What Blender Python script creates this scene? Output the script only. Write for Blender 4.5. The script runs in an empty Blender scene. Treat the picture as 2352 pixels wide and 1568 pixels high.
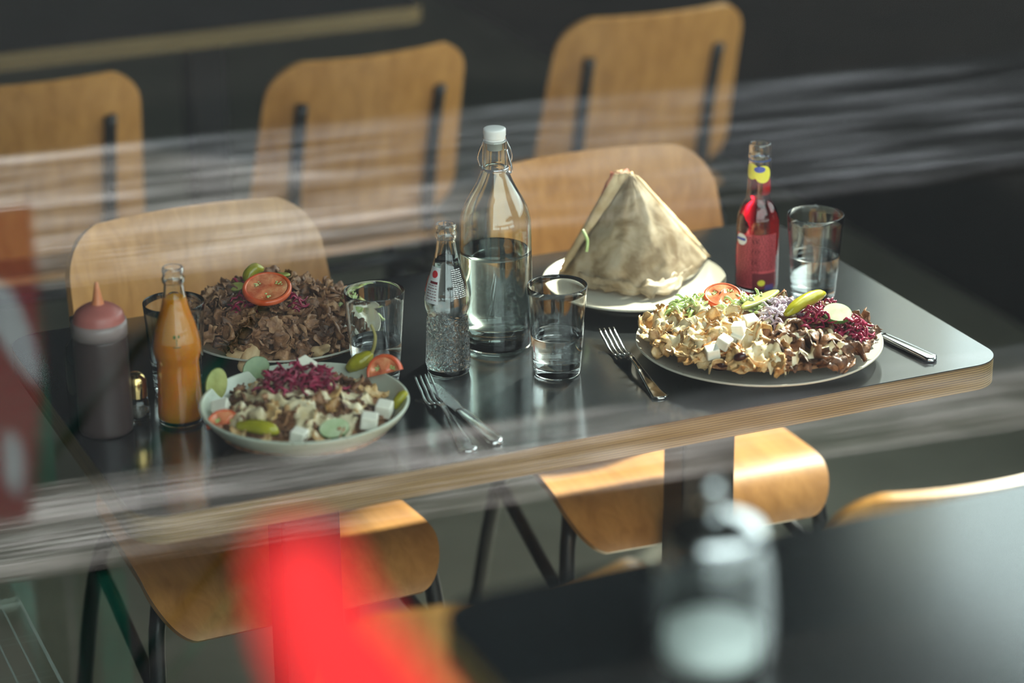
import bpy, bmesh, math, random
import numpy as np
from mathutils import Vector, Matrix, noise
from mathutils.bvhtree import BVHTree

random.seed(7)
rng = np.random.default_rng(7)
scene = bpy.context.scene
COL = scene.collection
PI = math.pi

# ------------------------------------------------------------------ camera
W, H, F = 2352.0, 1568.0, 5899.6          # photo frame and focal length in pixels
YAW, PITCH, ROLL = 0.411171, 0.373149, -0.008533
TZ = 0.74                                  # height of the dining table top
CAM = np.array([-0.63728, -2.49596, 1.20254 + TZ])
_fw = np.array([math.sin(YAW)*math.cos(PITCH), math.cos(YAW)*math.cos(PITCH), -math.sin(PITCH)])
_r = np.cross(_fw, [0, 0, 1]); _r /= np.linalg.norm(_r); _u = np.cross(_r, _fw)
RT = math.cos(ROLL)*_r + math.sin(ROLL)*_u
UP = -math.sin(ROLL)*_r + math.cos(ROLL)*_u
cam_data = bpy.data.cameras.new('camera')
cam_data.sensor_width = 36.0
cam_data.lens = F/W*36.0
cam_data.clip_start = 0.05
cam_data.dof.use_dof = True
cam_data.dof.focus_distance = 3.21
cam_data.dof.aperture_fstop = 2.0
cam_data.dof.aperture_blades = 0
cam = bpy.data.objects.new('camera', cam_data); COL.objects.link(cam)
m = Matrix.Identity(4)
for i in range(3):
    m[i][0], m[i][1], m[i][2], m[i][3] = RT[i], UP[i], -_fw[i], CAM[i]
cam.matrix_world = m
scene.camera = cam

# ------------------------------------------------------------------ light
SKY = 4.25
world = bpy.data.worlds.new('sky'); scene.world = world; world.use_nodes = True
bg = world.node_tree.nodes['Background']
bg.inputs[0].default_value = (0.86, 0.94, 1.0, 1); bg.inputs[1].default_value = SKY
sun_d = bpy.data.lights.new('sun', 'SUN'); sun_d.energy = 18.0; sun_d.angle = math.radians(2.0)
sun_d.color = (1.0, 0.93, 0.82)
sun = bpy.data.objects.new('sun', sun_d); COL.objects.link(sun)
SUN_FROM = Vector((math.sin(math.radians(52))*math.cos(math.radians(40)), math.cos(math.radians(52))*math.cos(math.radians(40)), math.sin(math.radians(40))))
sun.rotation_euler = SUN_FROM.to_track_quat('Z', 'Y').to_euler()
scene.view_settings.view_transform = 'Standard'
scene.view_settings.look = 'None'
scene.view_settings.exposure = 0.0
scene.view_settings.gamma = 1.0
scene.view_settings.use_curve_mapping = False
cy = scene.cycles
cy.max_bounces = 14; cy.transmission_bounces = 14; cy.glossy_bounces = 6; cy.diffuse_bounces = 4
cy.transparent_max_bounces = 16; cy.sample_clamp_indirect = 6.0; cy.use_denoising = True

WIN_Y = -1.60                              # plane of the shop window

# ------------------------------------------------------------------ pixels to places
def ray(px, py):
    return _fw + RT*(px-W/2)/F - UP*(py-H/2)/F
def at(px, py, z):                         # point on the ray at height z (world)
    d = ray(px, py); t = (z-CAM[2])/d[2]; return CAM + d*t
def at_y(px, py, y):
    d = ray(px, py); t = (y-CAM[1])/d[1]; return CAM + d*t
def proj(P):
    d = np.asarray(P, float)-CAM; z = d@_fw
    return np.array([W/2+F*(d@RT)/z, H/2-F*(d@UP)/z])
def depth(P): return float((np.asarray(P, float)-CAM)@_fw)
def z_on_axis(P, py):                      # height on the upright through P seen at image row py
    lo, hi = P[2]-0.05, P[2]+0.6
    for _ in range(40):
        mid = (lo+hi)/2
        if proj((P[0], P[1], mid))[1] > py: lo = mid
        else: hi = mid
    return (lo+hi)/2
def profile_px(P, rows):                   # (row, half width px) list -> (z local, radius)
    out = []
    for py, hw in rows:
        z = z_on_axis(P, py); out.append((z-P[2], hw*depth((P[0], P[1], z))/F))
    return out

# ------------------------------------------------------------------ objects
def link(o, parent=None):
    COL.objects.link(o)
    if parent is not None: o.parent = parent
    return o
def mesh_obj(name, data, mat, parent=None, loc=None, rot=None, smooth=True):
    if isinstance(data, tuple):
        me = bpy.data.meshes.new(name); me.from_pydata([tuple(map(float, v)) for v in data[0]], [], [tuple(f) for f in data[1]]); me.update()
    else: me = data
    if mat is not None and not me.materials: me.materials.append(mat)
    if smooth:
        me.polygons.foreach_set('use_smooth', [True]*len(me.polygons))
    o = bpy.data.objects.new(name, me); link(o, parent)
    if loc is not None: o.location = [float(v) for v in loc]
    if rot is not None: o.rotation_euler = rot
    return o
def tag(o, label, cat, group=None, kind=None):
    if label: o['label'] = label
    if cat: o['category'] = cat
    if group: o['group'] = group
    if kind: o['kind'] = kind
    return o
def structure(o): o['kind'] = 'structure'; return o
def thing(name, label, cat, loc=(0, 0, 0), rotz=0.0, group=None):
    o = bpy.data.objects.new(name, None); COL.objects.link(o); o.empty_display_size = 0.05
    o.location = [float(v) for v in loc]; o.rotation_euler = (0, 0, rotz)
    return tag(o, label, cat, group)
def copy_tree(o, parent=None):
    c = o.copy(); COL.objects.link(c); c.parent = parent
    for ch in list(o.children): copy_tree(ch, c)
    return c
def flat_edges(o, angle=40):
    me = o.data
    try: me.set_sharp_from_angle(angle=math.radians(angle))
    except Exception: pass
    return o

def nvec(p): return Vector((noise.noise(p), noise.noise(p+Vector((17.1, 3.3, 9.2))), noise.noise(p+Vector((5.7, 31.4, 2.1)))))
# ------------------------------------------------------------------ shapes (verts, faces)
def merge(*parts):
    V, Fc = [], []
    for v, f in parts:
        n = len(V); V += [tuple(x) for x in v]; Fc += [tuple(i+n for i in q) for q in f]
    return V, Fc
def move(d, off=(0, 0, 0), rz=0.0, M=None):
    v, f = d; A = np.asarray(v, float)
    if M is not None: A = A@np.asarray(M.to_3x3()).T
    if rz:
        c, s = math.cos(rz), math.sin(rz); A = np.stack([A[:, 0]*c-A[:, 1]*s, A[:, 0]*s+A[:, 1]*c, A[:, 2]], -1)
    return (A+np.asarray(off, float)).tolist(), f
def box(x0, x1, y0, y1, z0, z1):
    v = [(x0, y0, z0), (x1, y0, z0), (x1, y1, z0), (x0, y1, z0), (x0, y0, z1), (x1, y0, z1), (x1, y1, z1), (x0, y1, z1)]
    return v, [(0, 3, 2, 1), (4, 5, 6, 7), (0, 1, 5, 4), (1, 2, 6, 5), (2, 3, 7, 6), (3, 0, 4, 7)]
def bevel_box(x0, x1, y0, y1, z0, z1, b=0.003, seg=2):
    bm = bmesh.new(); v, f = box(x0, x1, y0, y1, z0, z1)
    vs = [bm.verts.new(p) for p in v]
    for q in f: bm.faces.new([vs[i] for i in q])
    bmesh.ops.bevel(bm, geom=list(bm.edges), offset=b, segments=seg, affect='EDGES', profile=0.5)
    bm.verts.index_update()
    out = ([tuple(p.co) for p in bm.verts], [tuple(p.index for p in q.verts) for q in bm.faces]); bm.free()
    return out
def lathe(profile, n=48, a0=0.0):
    V, Fc = [], []; rings = []
    for z, r in profile:
        if r <= 1e-6:
            rings.append([len(V)]); V.append((0, 0, z))
        else:
            rings.append(list(range(len(V), len(V)+n)))
            V += [(r*math.cos(a0+2*PI*i/n), r*math.sin(a0+2*PI*i/n), z) for i in range(n)]
    for a, b in zip(rings, rings[1:]):
        if len(a) == 1 and len(b) == 1: continue
        for i in range(n):
            j = (i+1) % n
            if len(a) == 1: Fc.append((a[0], b[j], b[i]))
            elif len(b) == 1: Fc.append((a[i], a[j], b[0]))
            else: Fc.append((a[i], a[j], b[j], b[i]))
    return V, Fc
def smooth_profile(p, sub=4):              # Catmull-Rom through (z, r) points
    p = [np.array(q, float) for q in p]; out = []
    for i in range(len(p)-1):
        a, b, c, d = p[max(i-1, 0)], p[i], p[i+1], p[min(i+2, len(p)-1)]
        for k in range(sub):
            t = k/sub
            out.append(0.5*((2*b)+(-a+c)*t+(2*a-5*b+4*c-d)*t*t+(-a+3*b-3*c+d)*t**3))
    out.append(p[-1]); return [(float(q[0]), max(float(q[1]), 0.0)) for q in out]
def tube(path, r, n=8, closed=False):
    P = [Vector(p) for p in path]; V, Fc = [], []
    rad = r if hasattr(r, '__len__') else [r]*len(P)
    up = Vector((0, 0, 1)); prev = None
    for i, p in enumerate(P):
        a = P[i-1] if i > 0 else (P[-1] if closed else p); b = P[(i+1) % len(P)] if (i < len(P)-1 or closed) else p
        t = (b-a); t = t.normalized() if t.length > 1e-9 else Vector((0, 0, 1))
        if prev is None:
            s = t.cross(up if abs(t.z) < 0.95 else Vector((1, 0, 0))).normalized()
        else:
            s = (prev-t*prev.dot(t)); s = s.normalized() if s.length > 1e-6 else t.orthogonal().normalized()
        prev = s; w = t.cross(s)
        for k in range(n):
            q = p+(s*math.cos(2*PI*k/n)+w*math.sin(2*PI*k/n))*rad[i]; V.append(tuple(q))
    m_ = len(P)
    for i in range(m_ if closed else m_-1):
        for k in range(n):
            a, b = i*n+k, i*n+(k+1) % n; c, d = ((i+1) % m_)*n+(k+1) % n, ((i+1) % m_)*n+k
            Fc.append((a, b, c, d))
    if not closed:
        Fc.append(tuple(reversed(range(n)))); Fc.append(tuple(range((m_-1)*n, m_*n)))
    return V, Fc
def bend_path(pts, sub=6):
    p = [np.array(q, float) for q in pts]; out = []
    for i in range(len(p)-1):
        a, b, c, d = p[max(i-1, 0)], p[i], p[i+1], p[min(i+2, len(p)-1)]
        for k in range(sub):
            t = k/sub
            out.append(0.5*((2*b)+(-a+c)*t+(2*a-5*b+4*c-d)*t*t+(-a+3*b-3*c+d)*t**3))
    out.append(p[-1]); return out
def sheet(P, thick):                       # thick closed sheet over a grid of points
    P = np.asarray(P, float); nu, nv = P.shape[:2]
    du = np.gradient(P, axis=0); dv = np.gradient(P, axis=1)
    n = np.cross(du, dv); n /= (np.linalg.norm(n, axis=-1, keepdims=True)+1e-12)
    T = np.asarray(thick); T = T[..., None] if T.ndim else T
    top = (P+n*T/2).reshape(-1, 3); bot = (P-n*T/2).reshape(-1, 3)
    N = nu*nv; V = np.concatenate([top, bot]).tolist(); Fc = []
    for i in range(nu-1):
        for j in range(nv-1):
            a, b, c, d = i*nv+j, (i+1)*nv+j, (i+1)*nv+j+1, i*nv+j+1
            Fc.append((a, b, c, d)); Fc.append((N+d, N+c, N+b, N+a))
    rim = [i*nv for i in range(nu)]+[(nu-1)*nv+j for j in range(1, nv)]+[i*nv+nv-1 for i in range(nu-2, -1, -1)]+[j for j in range(nv-2, 0, -1)]
    for k in range(len(rim)):
        a, b = rim[k], rim[(k+1) % len(rim)]
        Fc.append((b, a, N+a, N+b))
    return V, Fc
def slab(outline, z0, z1):
    n = len(outline)
    V = [(x, y, z0) for x, y in outline]+[(x, y, z1) for x, y in outline]
    Fc = [tuple(reversed(range(n))), tuple(range(n, 2*n))]+[(i, (i+1) % n, n+(i+1) % n, n+i) for i in range(n)]
    return V, Fc
def round_rect(x0, x1, y0, y1, r, seg=10):
    out = []
    for cx, cy_, a in ((x1-r, y1-r, 0), (x0+r, y1-r, 90), (x0+r, y0+r, 180), (x1-r, y0+r, 270)):
        for k in range(seg+1):
            t = math.radians(a+90*k/seg); out.append((cx+r*math.cos(t), cy_+r*math.sin(t)))
    return out
def blob(rx, ry, rz, nseg=20, nring=12, amp=0.0, freq=30.0, seed=0.0):
    V, Fc = [], []
    prof = [(-math.cos(PI*i/nring), math.sin(PI*i/nring)) for i in range(nring+1)]
    v, f = lathe([(z, r) for z, r in prof], nseg)
    for p in v:
        q = Vector((p[0]*rx, p[1]*ry, p[2]*rz))
        k = 1+amp*noise.noise(q*freq+Vector((seed, seed*2.1, 0)))
        V.append(tuple(q*k))
    return V, f
def surf_patch(radius_at, z0, z1, a0, a1, off=0.0004, nz=8, na=12, taper=None):
    V, Fc = [], []
    for i in range(nz+1):
        z = z0+(z1-z0)*i/nz
        for j in range(na+1):
            a = a0+(a1-a0)*j/na; r = radius_at(z)+off
            V.append((r*math.cos(a), r*math.sin(a), z))
    for i in range(nz):
        for j in range(na):
            k = i*(na+1)+j; Fc.append((k, k+1, k+na+2, k+na+1))
    return V, Fc
def radius_fn(profile):
    zs = [p[0] for p in profile]; rs = [p[1] for p in profile]
    return lambda z: float(np.interp(z, zs, rs))
def surf_disc(radius_at, zc, ac, rz, ra, off=0.0005, n=20, rings=3):   # ellipse laid on a lathe surface
    V = [(( radius_at(zc)+off)*math.cos(ac), (radius_at(zc)+off)*math.sin(ac), zc)]; Fc = []
    for k in range(1, rings+1):
        for i in range(n):
            t = 2*PI*i/n; z = zc+rz*k/rings*math.sin(t); r = radius_at(z)+off; a = ac+ra*k/rings*math.cos(t)
            V.append((r*math.cos(a), r*math.sin(a), z))
    for i in range(n): Fc.append((0, 1+i, 1+(i+1) % n))
    for k in range(rings-1):
        for i in range(n):
            a, b = 1+k*n+i, 1+k*n+(i+1) % n; Fc.append((a, a+n, b+n, b))
    return V, Fc

# ------------------------------------------------------------------ materials
def new_mat(name):
    mt = bpy.data.materials.new(name); mt.use_nodes = True
    nt = mt.node_tree; return mt, nt, nt.nodes['Principled BSDF']
def setp(b, **kw):
    names = {'color': 'Base Color', 'rough': 'Roughness', 'metal': 'Metallic', 'ior': 'IOR', 'trans': 'Transmission Weight', 'coat': 'Coat Weight',
             'coat_rough': 'Coat Roughness', 'sss': 'Subsurface Weight', 'sss_scale': 'Subsurface Scale', 'spec': 'Specular IOR Level', 'emit': 'Emission Strength'}
    for k, v in kw.items():
        s = b.inputs[names[k]]
        s.default_value = (*v, 1) if k == 'color' and len(v) == 3 else v
def texmap(nt, scale=(1, 1, 1), coord='Object'):
    tc = nt.nodes.new('ShaderNodeTexCoord'); mp = nt.nodes.new('ShaderNodeMapping')
    mp.inputs['Scale'].default_value = scale
    nt.links.new(tc.outputs[coord], mp.inputs[0]); return mp.outputs[0]
def noise_tex(nt, vec, scale, detail=4, rough=0.55, dist=0.0):
    n = nt.nodes.new('ShaderNodeTexNoise'); n.inputs['Scale'].default_value = scale; n.inputs['Detail'].default_value = detail
    n.inputs['Roughness'].default_value = rough; n.inputs['Distortion'].default_value = dist
    nt.links.new(vec, n.inputs['Vector']); return n.outputs['Fac']
def ramp(nt, fac, stops):
    r = nt.nodes.new('ShaderNodeValToRGB'); e = r.color_ramp.elements
    while len(e) > 1: e.remove(e[-1])
    e[0].position = stops[0][0]; e[0].color = (*stops[0][1], 1)
    for p, c in stops[1:]:
        q = e.new(p); q.color = (*c, 1)
    nt.links.new(fac, r.inputs[0]); return r.outputs[0]
def bump(nt, b, fac, strength=0.3, dist=0.002):
    n = nt.nodes.new('ShaderNodeBump'); n.inputs['Strength'].default_value = strength; n.inputs['Distance'].default_value = dist
    nt.links.new(fac, n.inputs['Height']); nt.links.new(n.outputs[0], b.inputs['Normal']); return n
def plain(name, color, rough=0.5, **kw):
    mt, nt, b = new_mat(name); setp(b, color=color, rough=rough, **kw); return mt
def mottled(name, stops, scale, rough=0.5, bmp=0.0, bscale=None, bdist=0.002, stretch=(1, 1, 1), detail=5, dist=0.0, coord='Object', vary=0.0, **kw):
    mt, nt, b = new_mat(name); v = texmap(nt, stretch, coord)
    f = noise_tex(nt, v, scale, detail, 0.6, dist)
    if vary:                                 # every piece a little different
        oi = nt.nodes.new('ShaderNodeObjectInfo'); q = nt.nodes.new('ShaderNodeMath'); q.operation = 'MULTIPLY_ADD'; q.inputs[1].default_value = vary
        nt.links.new(oi.outputs['Random'], q.inputs[0]); nt.links.new(f, q.inputs[2])
        q2 = nt.nodes.new('ShaderNodeMath'); q2.operation = 'SUBTRACT'; q2.inputs[1].default_value = vary/2; nt.links.new(q.outputs[0], q2.inputs[0]); f = q2.outputs[0]
    nt.links.new(ramp(nt, f, stops), b.inputs['Base Color'])
    setp(b, rough=rough, **kw)
    if bmp: bump(nt, b, noise_tex(nt, v, bscale or scale*2, 5), bmp, bdist)
    return mt

M = {}
M['laminate'] = mottled('black_laminate', [(0.3, (0.008, 0.010, 0.012)), (0.7, (0.016, 0.018, 0.020))], 6.0, rough=0.17, spec=1.0, coat=0.5, coat_rough=0.13)
def ply_mat():
    mt, nt, b = new_mat('plywood_edge'); v = texmap(nt)
    sp = nt.nodes.new('ShaderNodeSeparateXYZ'); nt.links.new(v, sp.inputs[0])
    ml = nt.nodes.new('ShaderNodeMath'); ml.operation = 'MULTIPLY'; ml.inputs[1].default_value = 2*PI/0.0031; nt.links.new(sp.outputs[2], ml.inputs[0])
    sn = nt.nodes.new('ShaderNodeMath'); sn.operation = 'SINE'; nt.links.new(ml.outputs[0], sn.inputs[0])
    n1 = noise_tex(nt, texmap(nt, (3, 3, 260)), 1.0, 4); n2 = noise_tex(nt, texmap(nt, (14, 14, 420)), 1.0, 2)
    ad = nt.nodes.new('ShaderNodeMath'); ad.operation = 'MULTIPLY_ADD'; ad.inputs[1].default_value = 0.20; nt.links.new(sn.outputs[0], ad.inputs[0])
    a2 = nt.nodes.new('ShaderNodeMath'); a2.operation = 'MULTIPLY_ADD'; nt.links.new(n1, a2.inputs[0]); a2.inputs[1].default_value = 0.45; a2.inputs[2].default_value = 0.27
    nt.links.new(a2.outputs[0], ad.inputs[2])
    a3 = nt.nodes.new('ShaderNodeMath'); a3.operation = 'MULTIPLY_ADD'; a3.inputs[1].default_value = 0.25; nt.links.new(n2, a3.inputs[0]); nt.links.new(ad.outputs[0], a3.inputs[2])
    nt.links.new(ramp(nt, a3.outputs[0], [(0.35, (0.075, 0.042, 0.012)), (0.62, (0.20, 0.125, 0.042)), (0.9, (0.36, 0.25, 0.105))]), b.inputs['Base Color'])
    setp(b, rough=0.55); return mt
M['ply'] = ply_mat()
def wood_mat(name, dark, light, stretch, rough=0.35, coat=0.25):
    mt, nt, b = new_mat(name)
    f = noise_tex(nt, texmap(nt, stretch), 1.0, 6, 0.6, 0.6)
    g = noise_tex(nt, texmap(nt, (2, 2, 2)), 1.5, 2)
    mx = nt.nodes.new('ShaderNodeMath'); mx.operation = 'MULTIPLY_ADD'; mx.inputs[1].default_value = 0.35
    nt.links.new(g, mx.inputs[0]); nt.links.new(f, mx.inputs[2])
    nt.links.new(ramp(nt, mx.outputs[0], [(0.4, dark), (0.95, light)]), b.inputs['Base Color'])
    setp(b, rough=rough, coat=coat, coat_rough=0.25); return mt
M['chair_back'] = wood_mat('beech_ply_upright', (0.40, 0.165, 0.036), (0.70, 0.34, 0.095), (40, 40, 3))
M['chair_seat'] = wood_mat('beech_ply_flat', (0.32, 0.135, 0.032), (0.58, 0.28, 0.08), (40, 3, 40), rough=0.28, coat=0.4)
M['black_metal'] = plain('black_powder_coat', (0.012, 0.012, 0.014), 0.38)
M['pillar'] = plain('dark_steel_column', (0.02, 0.019, 0.02), 0.45)
M['steel'] = plain('polished_steel', (0.72, 0.73, 0.74), 0.14, metal=1.0)
M['blade'] = mottled('hammered_steel', [(0.4, (0.55, 0.57, 0.58)), (0.6, (0.8, 0.81, 0.82))], 300, rough=0.16, bmp=0.5, bscale=500, bdist=0.0008, metal=1.0)
M['rivet'] = plain('rivet_steel', (0.8, 0.8, 0.8), 0.25, metal=1.0)
def glass_mat(name, color=(1, 1, 1), ior=1.5, rough=0.0):
    return plain(name, color, rough, trans=1.0, ior=ior)
M['glass'] = glass_mat('clear_glass', (0.97, 0.99, 0.98))
M['green_glass'] = glass_mat('faintly_green_glass', (0.90, 0.97, 0.93))
M['water'] = glass_mat('water', (1, 1, 1), 1.333)
def relief_glass():
    mt, nt, b = new_mat('relief_glass'); setp(b, color=(0.97, 0.99, 0.98), rough=0.03, trans=1.0, ior=1.5)
    v = texmap(nt, (260, 260, 110)); vo = nt.nodes.new('ShaderNodeTexVoronoi'); vo.inputs['Scale'].default_value = 1.0
    nt.links.new(v, vo.inputs['Vector']); bump(nt, b, vo.outputs['Distance'], 0.9, 0.003); return mt
M['relief_glass'] = relief_glass()
M['red_drink'] = glass_mat('red_lemonade', (0.72, 0.006, 0.02), 1.34)
def orange_mat():
    mt, nt, b = new_mat('orange_lemonade'); setp(b, color=(0.92, 0.35, 0.002), rough=0.25, sss=0.6, sss_scale=0.01)
    b.inputs['Subsurface Radius'].default_value = (1.0, 0.45, 0.05); return mt
M['orange_drink'] = orange_mat()
M['porcelain'] = plain('white_porcelain', (0.82, 0.82, 0.78), 0.18)
def stoneware(name, base, speck):
    mt, nt, b = new_mat(name); v = texmap(nt)
    f = noise_tex(nt, v, 240, 2, 0.5); g = noise_tex(nt, v, 9, 3)
    mix = nt.nodes.new('ShaderNodeMix'); mix.data_type = 'RGBA'
    nt.links.new(ramp(nt, f, [(0.70, (0, 0, 0)), (0.74, (1, 1, 1))]), mix.inputs[0])
    nt.links.new(ramp(nt, g, [(0.3, tuple(c*0.86 for c in base)), (0.7, base)]), mix.inputs[6]); mix.inputs[7].default_value = (*speck, 1)
    nt.links.new(mix.outputs[2], b.inputs['Base Color']); setp(b, rough=0.22); return mt
M['bowl'] = stoneware('pale_green_stoneware', (0.56, 0.60, 0.49), (0.25, 0.20, 0.13))
M['plate'] = stoneware('speckled_stoneware', (0.60, 0.57, 0.48), (0.22, 0.16, 0.10))
M['feta'] = mottled('feta', [(0.3, (0.76, 0.73, 0.60)), (0.7, (0.87, 0.84, 0.73))], 80, rough=0.5, bmp=0.2, bscale=300, bdist=0.001)
M['beef'] = mottled('roast_beef', [(0.3, (0.035, 0.014, 0.008)), (0.5, (0.14, 0.058, 0.026)), (0.72, (0.36, 0.17, 0.075))], 70, rough=0.36, bmp=0.7, bscale=260, bdist=0.002, dist=0.6, vary=0.26)
M['kebab'] = mottled('kebab_meat', [(0.28, (0.06, 0.024, 0.012)), (0.5, (0.26, 0.115, 0.05)), (0.72, (0.56, 0.31, 0.16))], 70, rough=0.46, bmp=0.7, bscale=260, bdist=0.002, dist=0.6, vary=0.26)
M['chicken'] = mottled('roast_chicken', [(0.3, (0.34, 0.15, 0.04)), (0.5, (0.62, 0.38, 0.15)), (0.72, (0.80, 0.62, 0.36))], 60, rough=0.38, bmp=0.6, bscale=240, bdist=0.002, dist=0.6, vary=0.26)
M['fries'] = mottled('spiced_crust', [(0.3, (0.30, 0.08, 0.015)), (0.7, (0.62, 0.25, 0.05))], 90, rough=0.45, bmp=0.6, bscale=300)
M['sauce'] = mottled('yoghurt_sauce', [(0.3, (0.60, 0.46, 0.24)), (0.6, (0.78, 0.68, 0.46))], 35, rough=0.2, bmp=0.25, bscale=120, bdist=0.002)
M['sauce_white'] = mottled('white_sauce', [(0.3, (0.62, 0.57, 0.44)), (0.6, (0.80, 0.78, 0.68))], 35, rough=0.2, bmp=0.25, bscale=120, bdist=0.002)
M['cabbage'] = mottled('red_cabbage', [(0.35, (0.13, 0.004, 0.022)), (0.6, (0.34, 0.012, 0.06)), (0.8, (0.60, 0.10, 0.18))], 90, rough=0.3)
M['onion'] = mottled('red_onion', [(0.35, (0.42, 0.28, 0.38)), (0.65, (0.72, 0.64, 0.68))], 60, rough=0.35)
M['tomato'] = mottled('tomato_skin', [(0.3, (0.55, 0.06, 0.02)), (0.7, (0.76, 0.15, 0.05))], 30, rough=0.22)
M['tomato_flesh'] = mottled('tomato_flesh', [(0.35, (0.52, 0.09, 0.035)), (0.6, (0.75, 0.26, 0.12)), (0.75, (0.85, 0.50, 0.25))], 60, rough=0.2)
M['pickle'] = mottled('pickled_cucumber', [(0.3, (0.26, 0.27, 0.05)), (0.7, (0.46, 0.46, 0.15))], 50, rough=0.28)
M['pickle_skin'] = mottled('pickle_skin', [(0.3, (0.10, 0.12, 0.025)), (0.7, (0.22, 0.23, 0.05))], 60, rough=0.3)
M['cucumber'] = mottled('cucumber_flesh', [(0.3, (0.40, 0.52, 0.26)), (0.7, (0.62, 0.70, 0.46))], 60, rough=0.3)
M['cucumber_skin'] = plain('cucumber_skin', (0.06, 0.14, 0.03), 0.35)
M['cucumber_darker'] = mottled('darker_green_cucumber', [(0.3, (0.13, 0.22, 0.08)), (0.7, (0.24, 0.34, 0.15))], 60, rough=0.3)  # darker green flesh for the cucumber piece at the back of the bowl
M['pepper'] = mottled('pickled_pepper', [(0.3, (0.27, 0.25, 0.008)), (0.7, (0.42, 0.38, 0.03))], 40, rough=0.2)
M['stem'] = mottled('pepper_stem', [(0.3, (0.22, 0.20, 0.06)), (0.7, (0.38, 0.34, 0.12))], 60, rough=0.45)
M['lettuce'] = mottled('lettuce', [(0.3, (0.30, 0.46, 0.10)), (0.55, (0.55, 0.66, 0.28)), (0.75, (0.78, 0.82, 0.58))], 40, rough=0.4)
M['bean'] = plain('kidney_bean', (0.045, 0.012, 0.012), 0.22)
M['bread'] = mottled('flatbread', [(0.3, (0.52, 0.30, 0.13)), (0.6, (0.74, 0.55, 0.32)), (0.8, (0.80, 0.66, 0.45))], 30, rough=0.65, bmp=0.4, bscale=120)
M['filling'] = mottled('sandwich_filling', [(0.3, (0.36, 0.07, 0.04)), (0.6, (0.55, 0.18, 0.10)), (0.8, (0.70, 0.40, 0.22))], 60, rough=0.4, bmp=0.6, bscale=200)
def paper_mat():
    mt, nt, b = new_mat('greaseproof_paper'); v = texmap(nt)
    f = noise_tex(nt, v, 26, 4, 0.55, 0.4)
    c = ramp(nt, f, [(0.36, (0.30, 0.20, 0.10)), (0.52, (0.56, 0.43, 0.28)), (0.66, (0.68, 0.57, 0.42))])
    nt.links.new(c, b.inputs['Base Color']); setp(b, rough=0.5)
    tr = nt.nodes.new('ShaderNodeBsdfTranslucent'); nt.links.new(c, tr.inputs[0])
    mx = nt.nodes.new('ShaderNodeMixShader'); mx.inputs[0].default_value = 0.3
    out = nt.nodes['Material Output']; nt.links.new(b.outputs[0], mx.inputs[1]); nt.links.new(tr.outputs[0], mx.inputs[2]); nt.links.new(mx.outputs[0], out.inputs[0])
    bump(nt, b, noise_tex(nt, v, 45, 3), 0.35, 0.004); return mt
M['paper'] = paper_mat()
M['concrete'] = mottled('worn_screed', [(0.3, (0.15, 0.145, 0.11)), (0.7, (0.24, 0.23, 0.18))], 2.2, rough=0.55, detail=8)
M['wall_dark'] = mottled('charcoal_paint', [(0.3, (0.004, 0.004, 0.0045)), (0.7, (0.007, 0.007, 0.0075))], 3, rough=0.7)
M['wall'] = mottled('dim_plaster', [(0.3, (0.012, 0.012, 0.011)), (0.7, (0.020, 0.019, 0.018))], 3, rough=0.8)
M['ceiling'] = plain('ceiling_paint', (0.03, 0.03, 0.028), 0.9)
M['paving'] = mottled('dark_paving', [(0.3, (0.005, 0.005, 0.0045)), (0.7, (0.016, 0.014, 0.012))], 5, rough=0.8, detail=8)
def plank_mat():
    mt, nt, b = new_mat('weathered_plank')
    a = noise_tex(nt, texmap(nt, (1.6, 55, 55)), 1.0, 8, 0.7, 0.5); g = noise_tex(nt, texmap(nt, (2.5, 16, 16)), 1.0, 4, 0.6)
    mx = nt.nodes.new('ShaderNodeMath'); mx.operation = 'MULTIPLY_ADD'; mx.inputs[1].default_value = 0.7
    nt.links.new(g, mx.inputs[0]); nt.links.new(a, mx.inputs[2])
    nt.links.new(ramp(nt, mx.outputs[0], [(0.70, (0.03, 0.03, 0.028)), (0.84, (0.20, 0.19, 0.18)), (1.0, (0.86, 0.83, 0.84))]), b.inputs['Base Color'])
    setp(b, rough=0.7); bump(nt, b, a, 0.5, 0.002); return mt
M['plank'] = plank_mat()
M['green_metal'] = mottled('chipped_green_paint', [(0.3, (0.004, 0.05, 0.035)), (0.68, (0.01, 0.12, 0.085)), (0.74, (0.10, 0.06, 0.03))], 30, rough=0.4)
M['grate'] = plain('pale_green_steel', (0.20, 0.31, 0.28), 0.5)
M['frame'] = plain('window_frame_paint', (0.02, 0.022, 0.024), 0.4)
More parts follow.
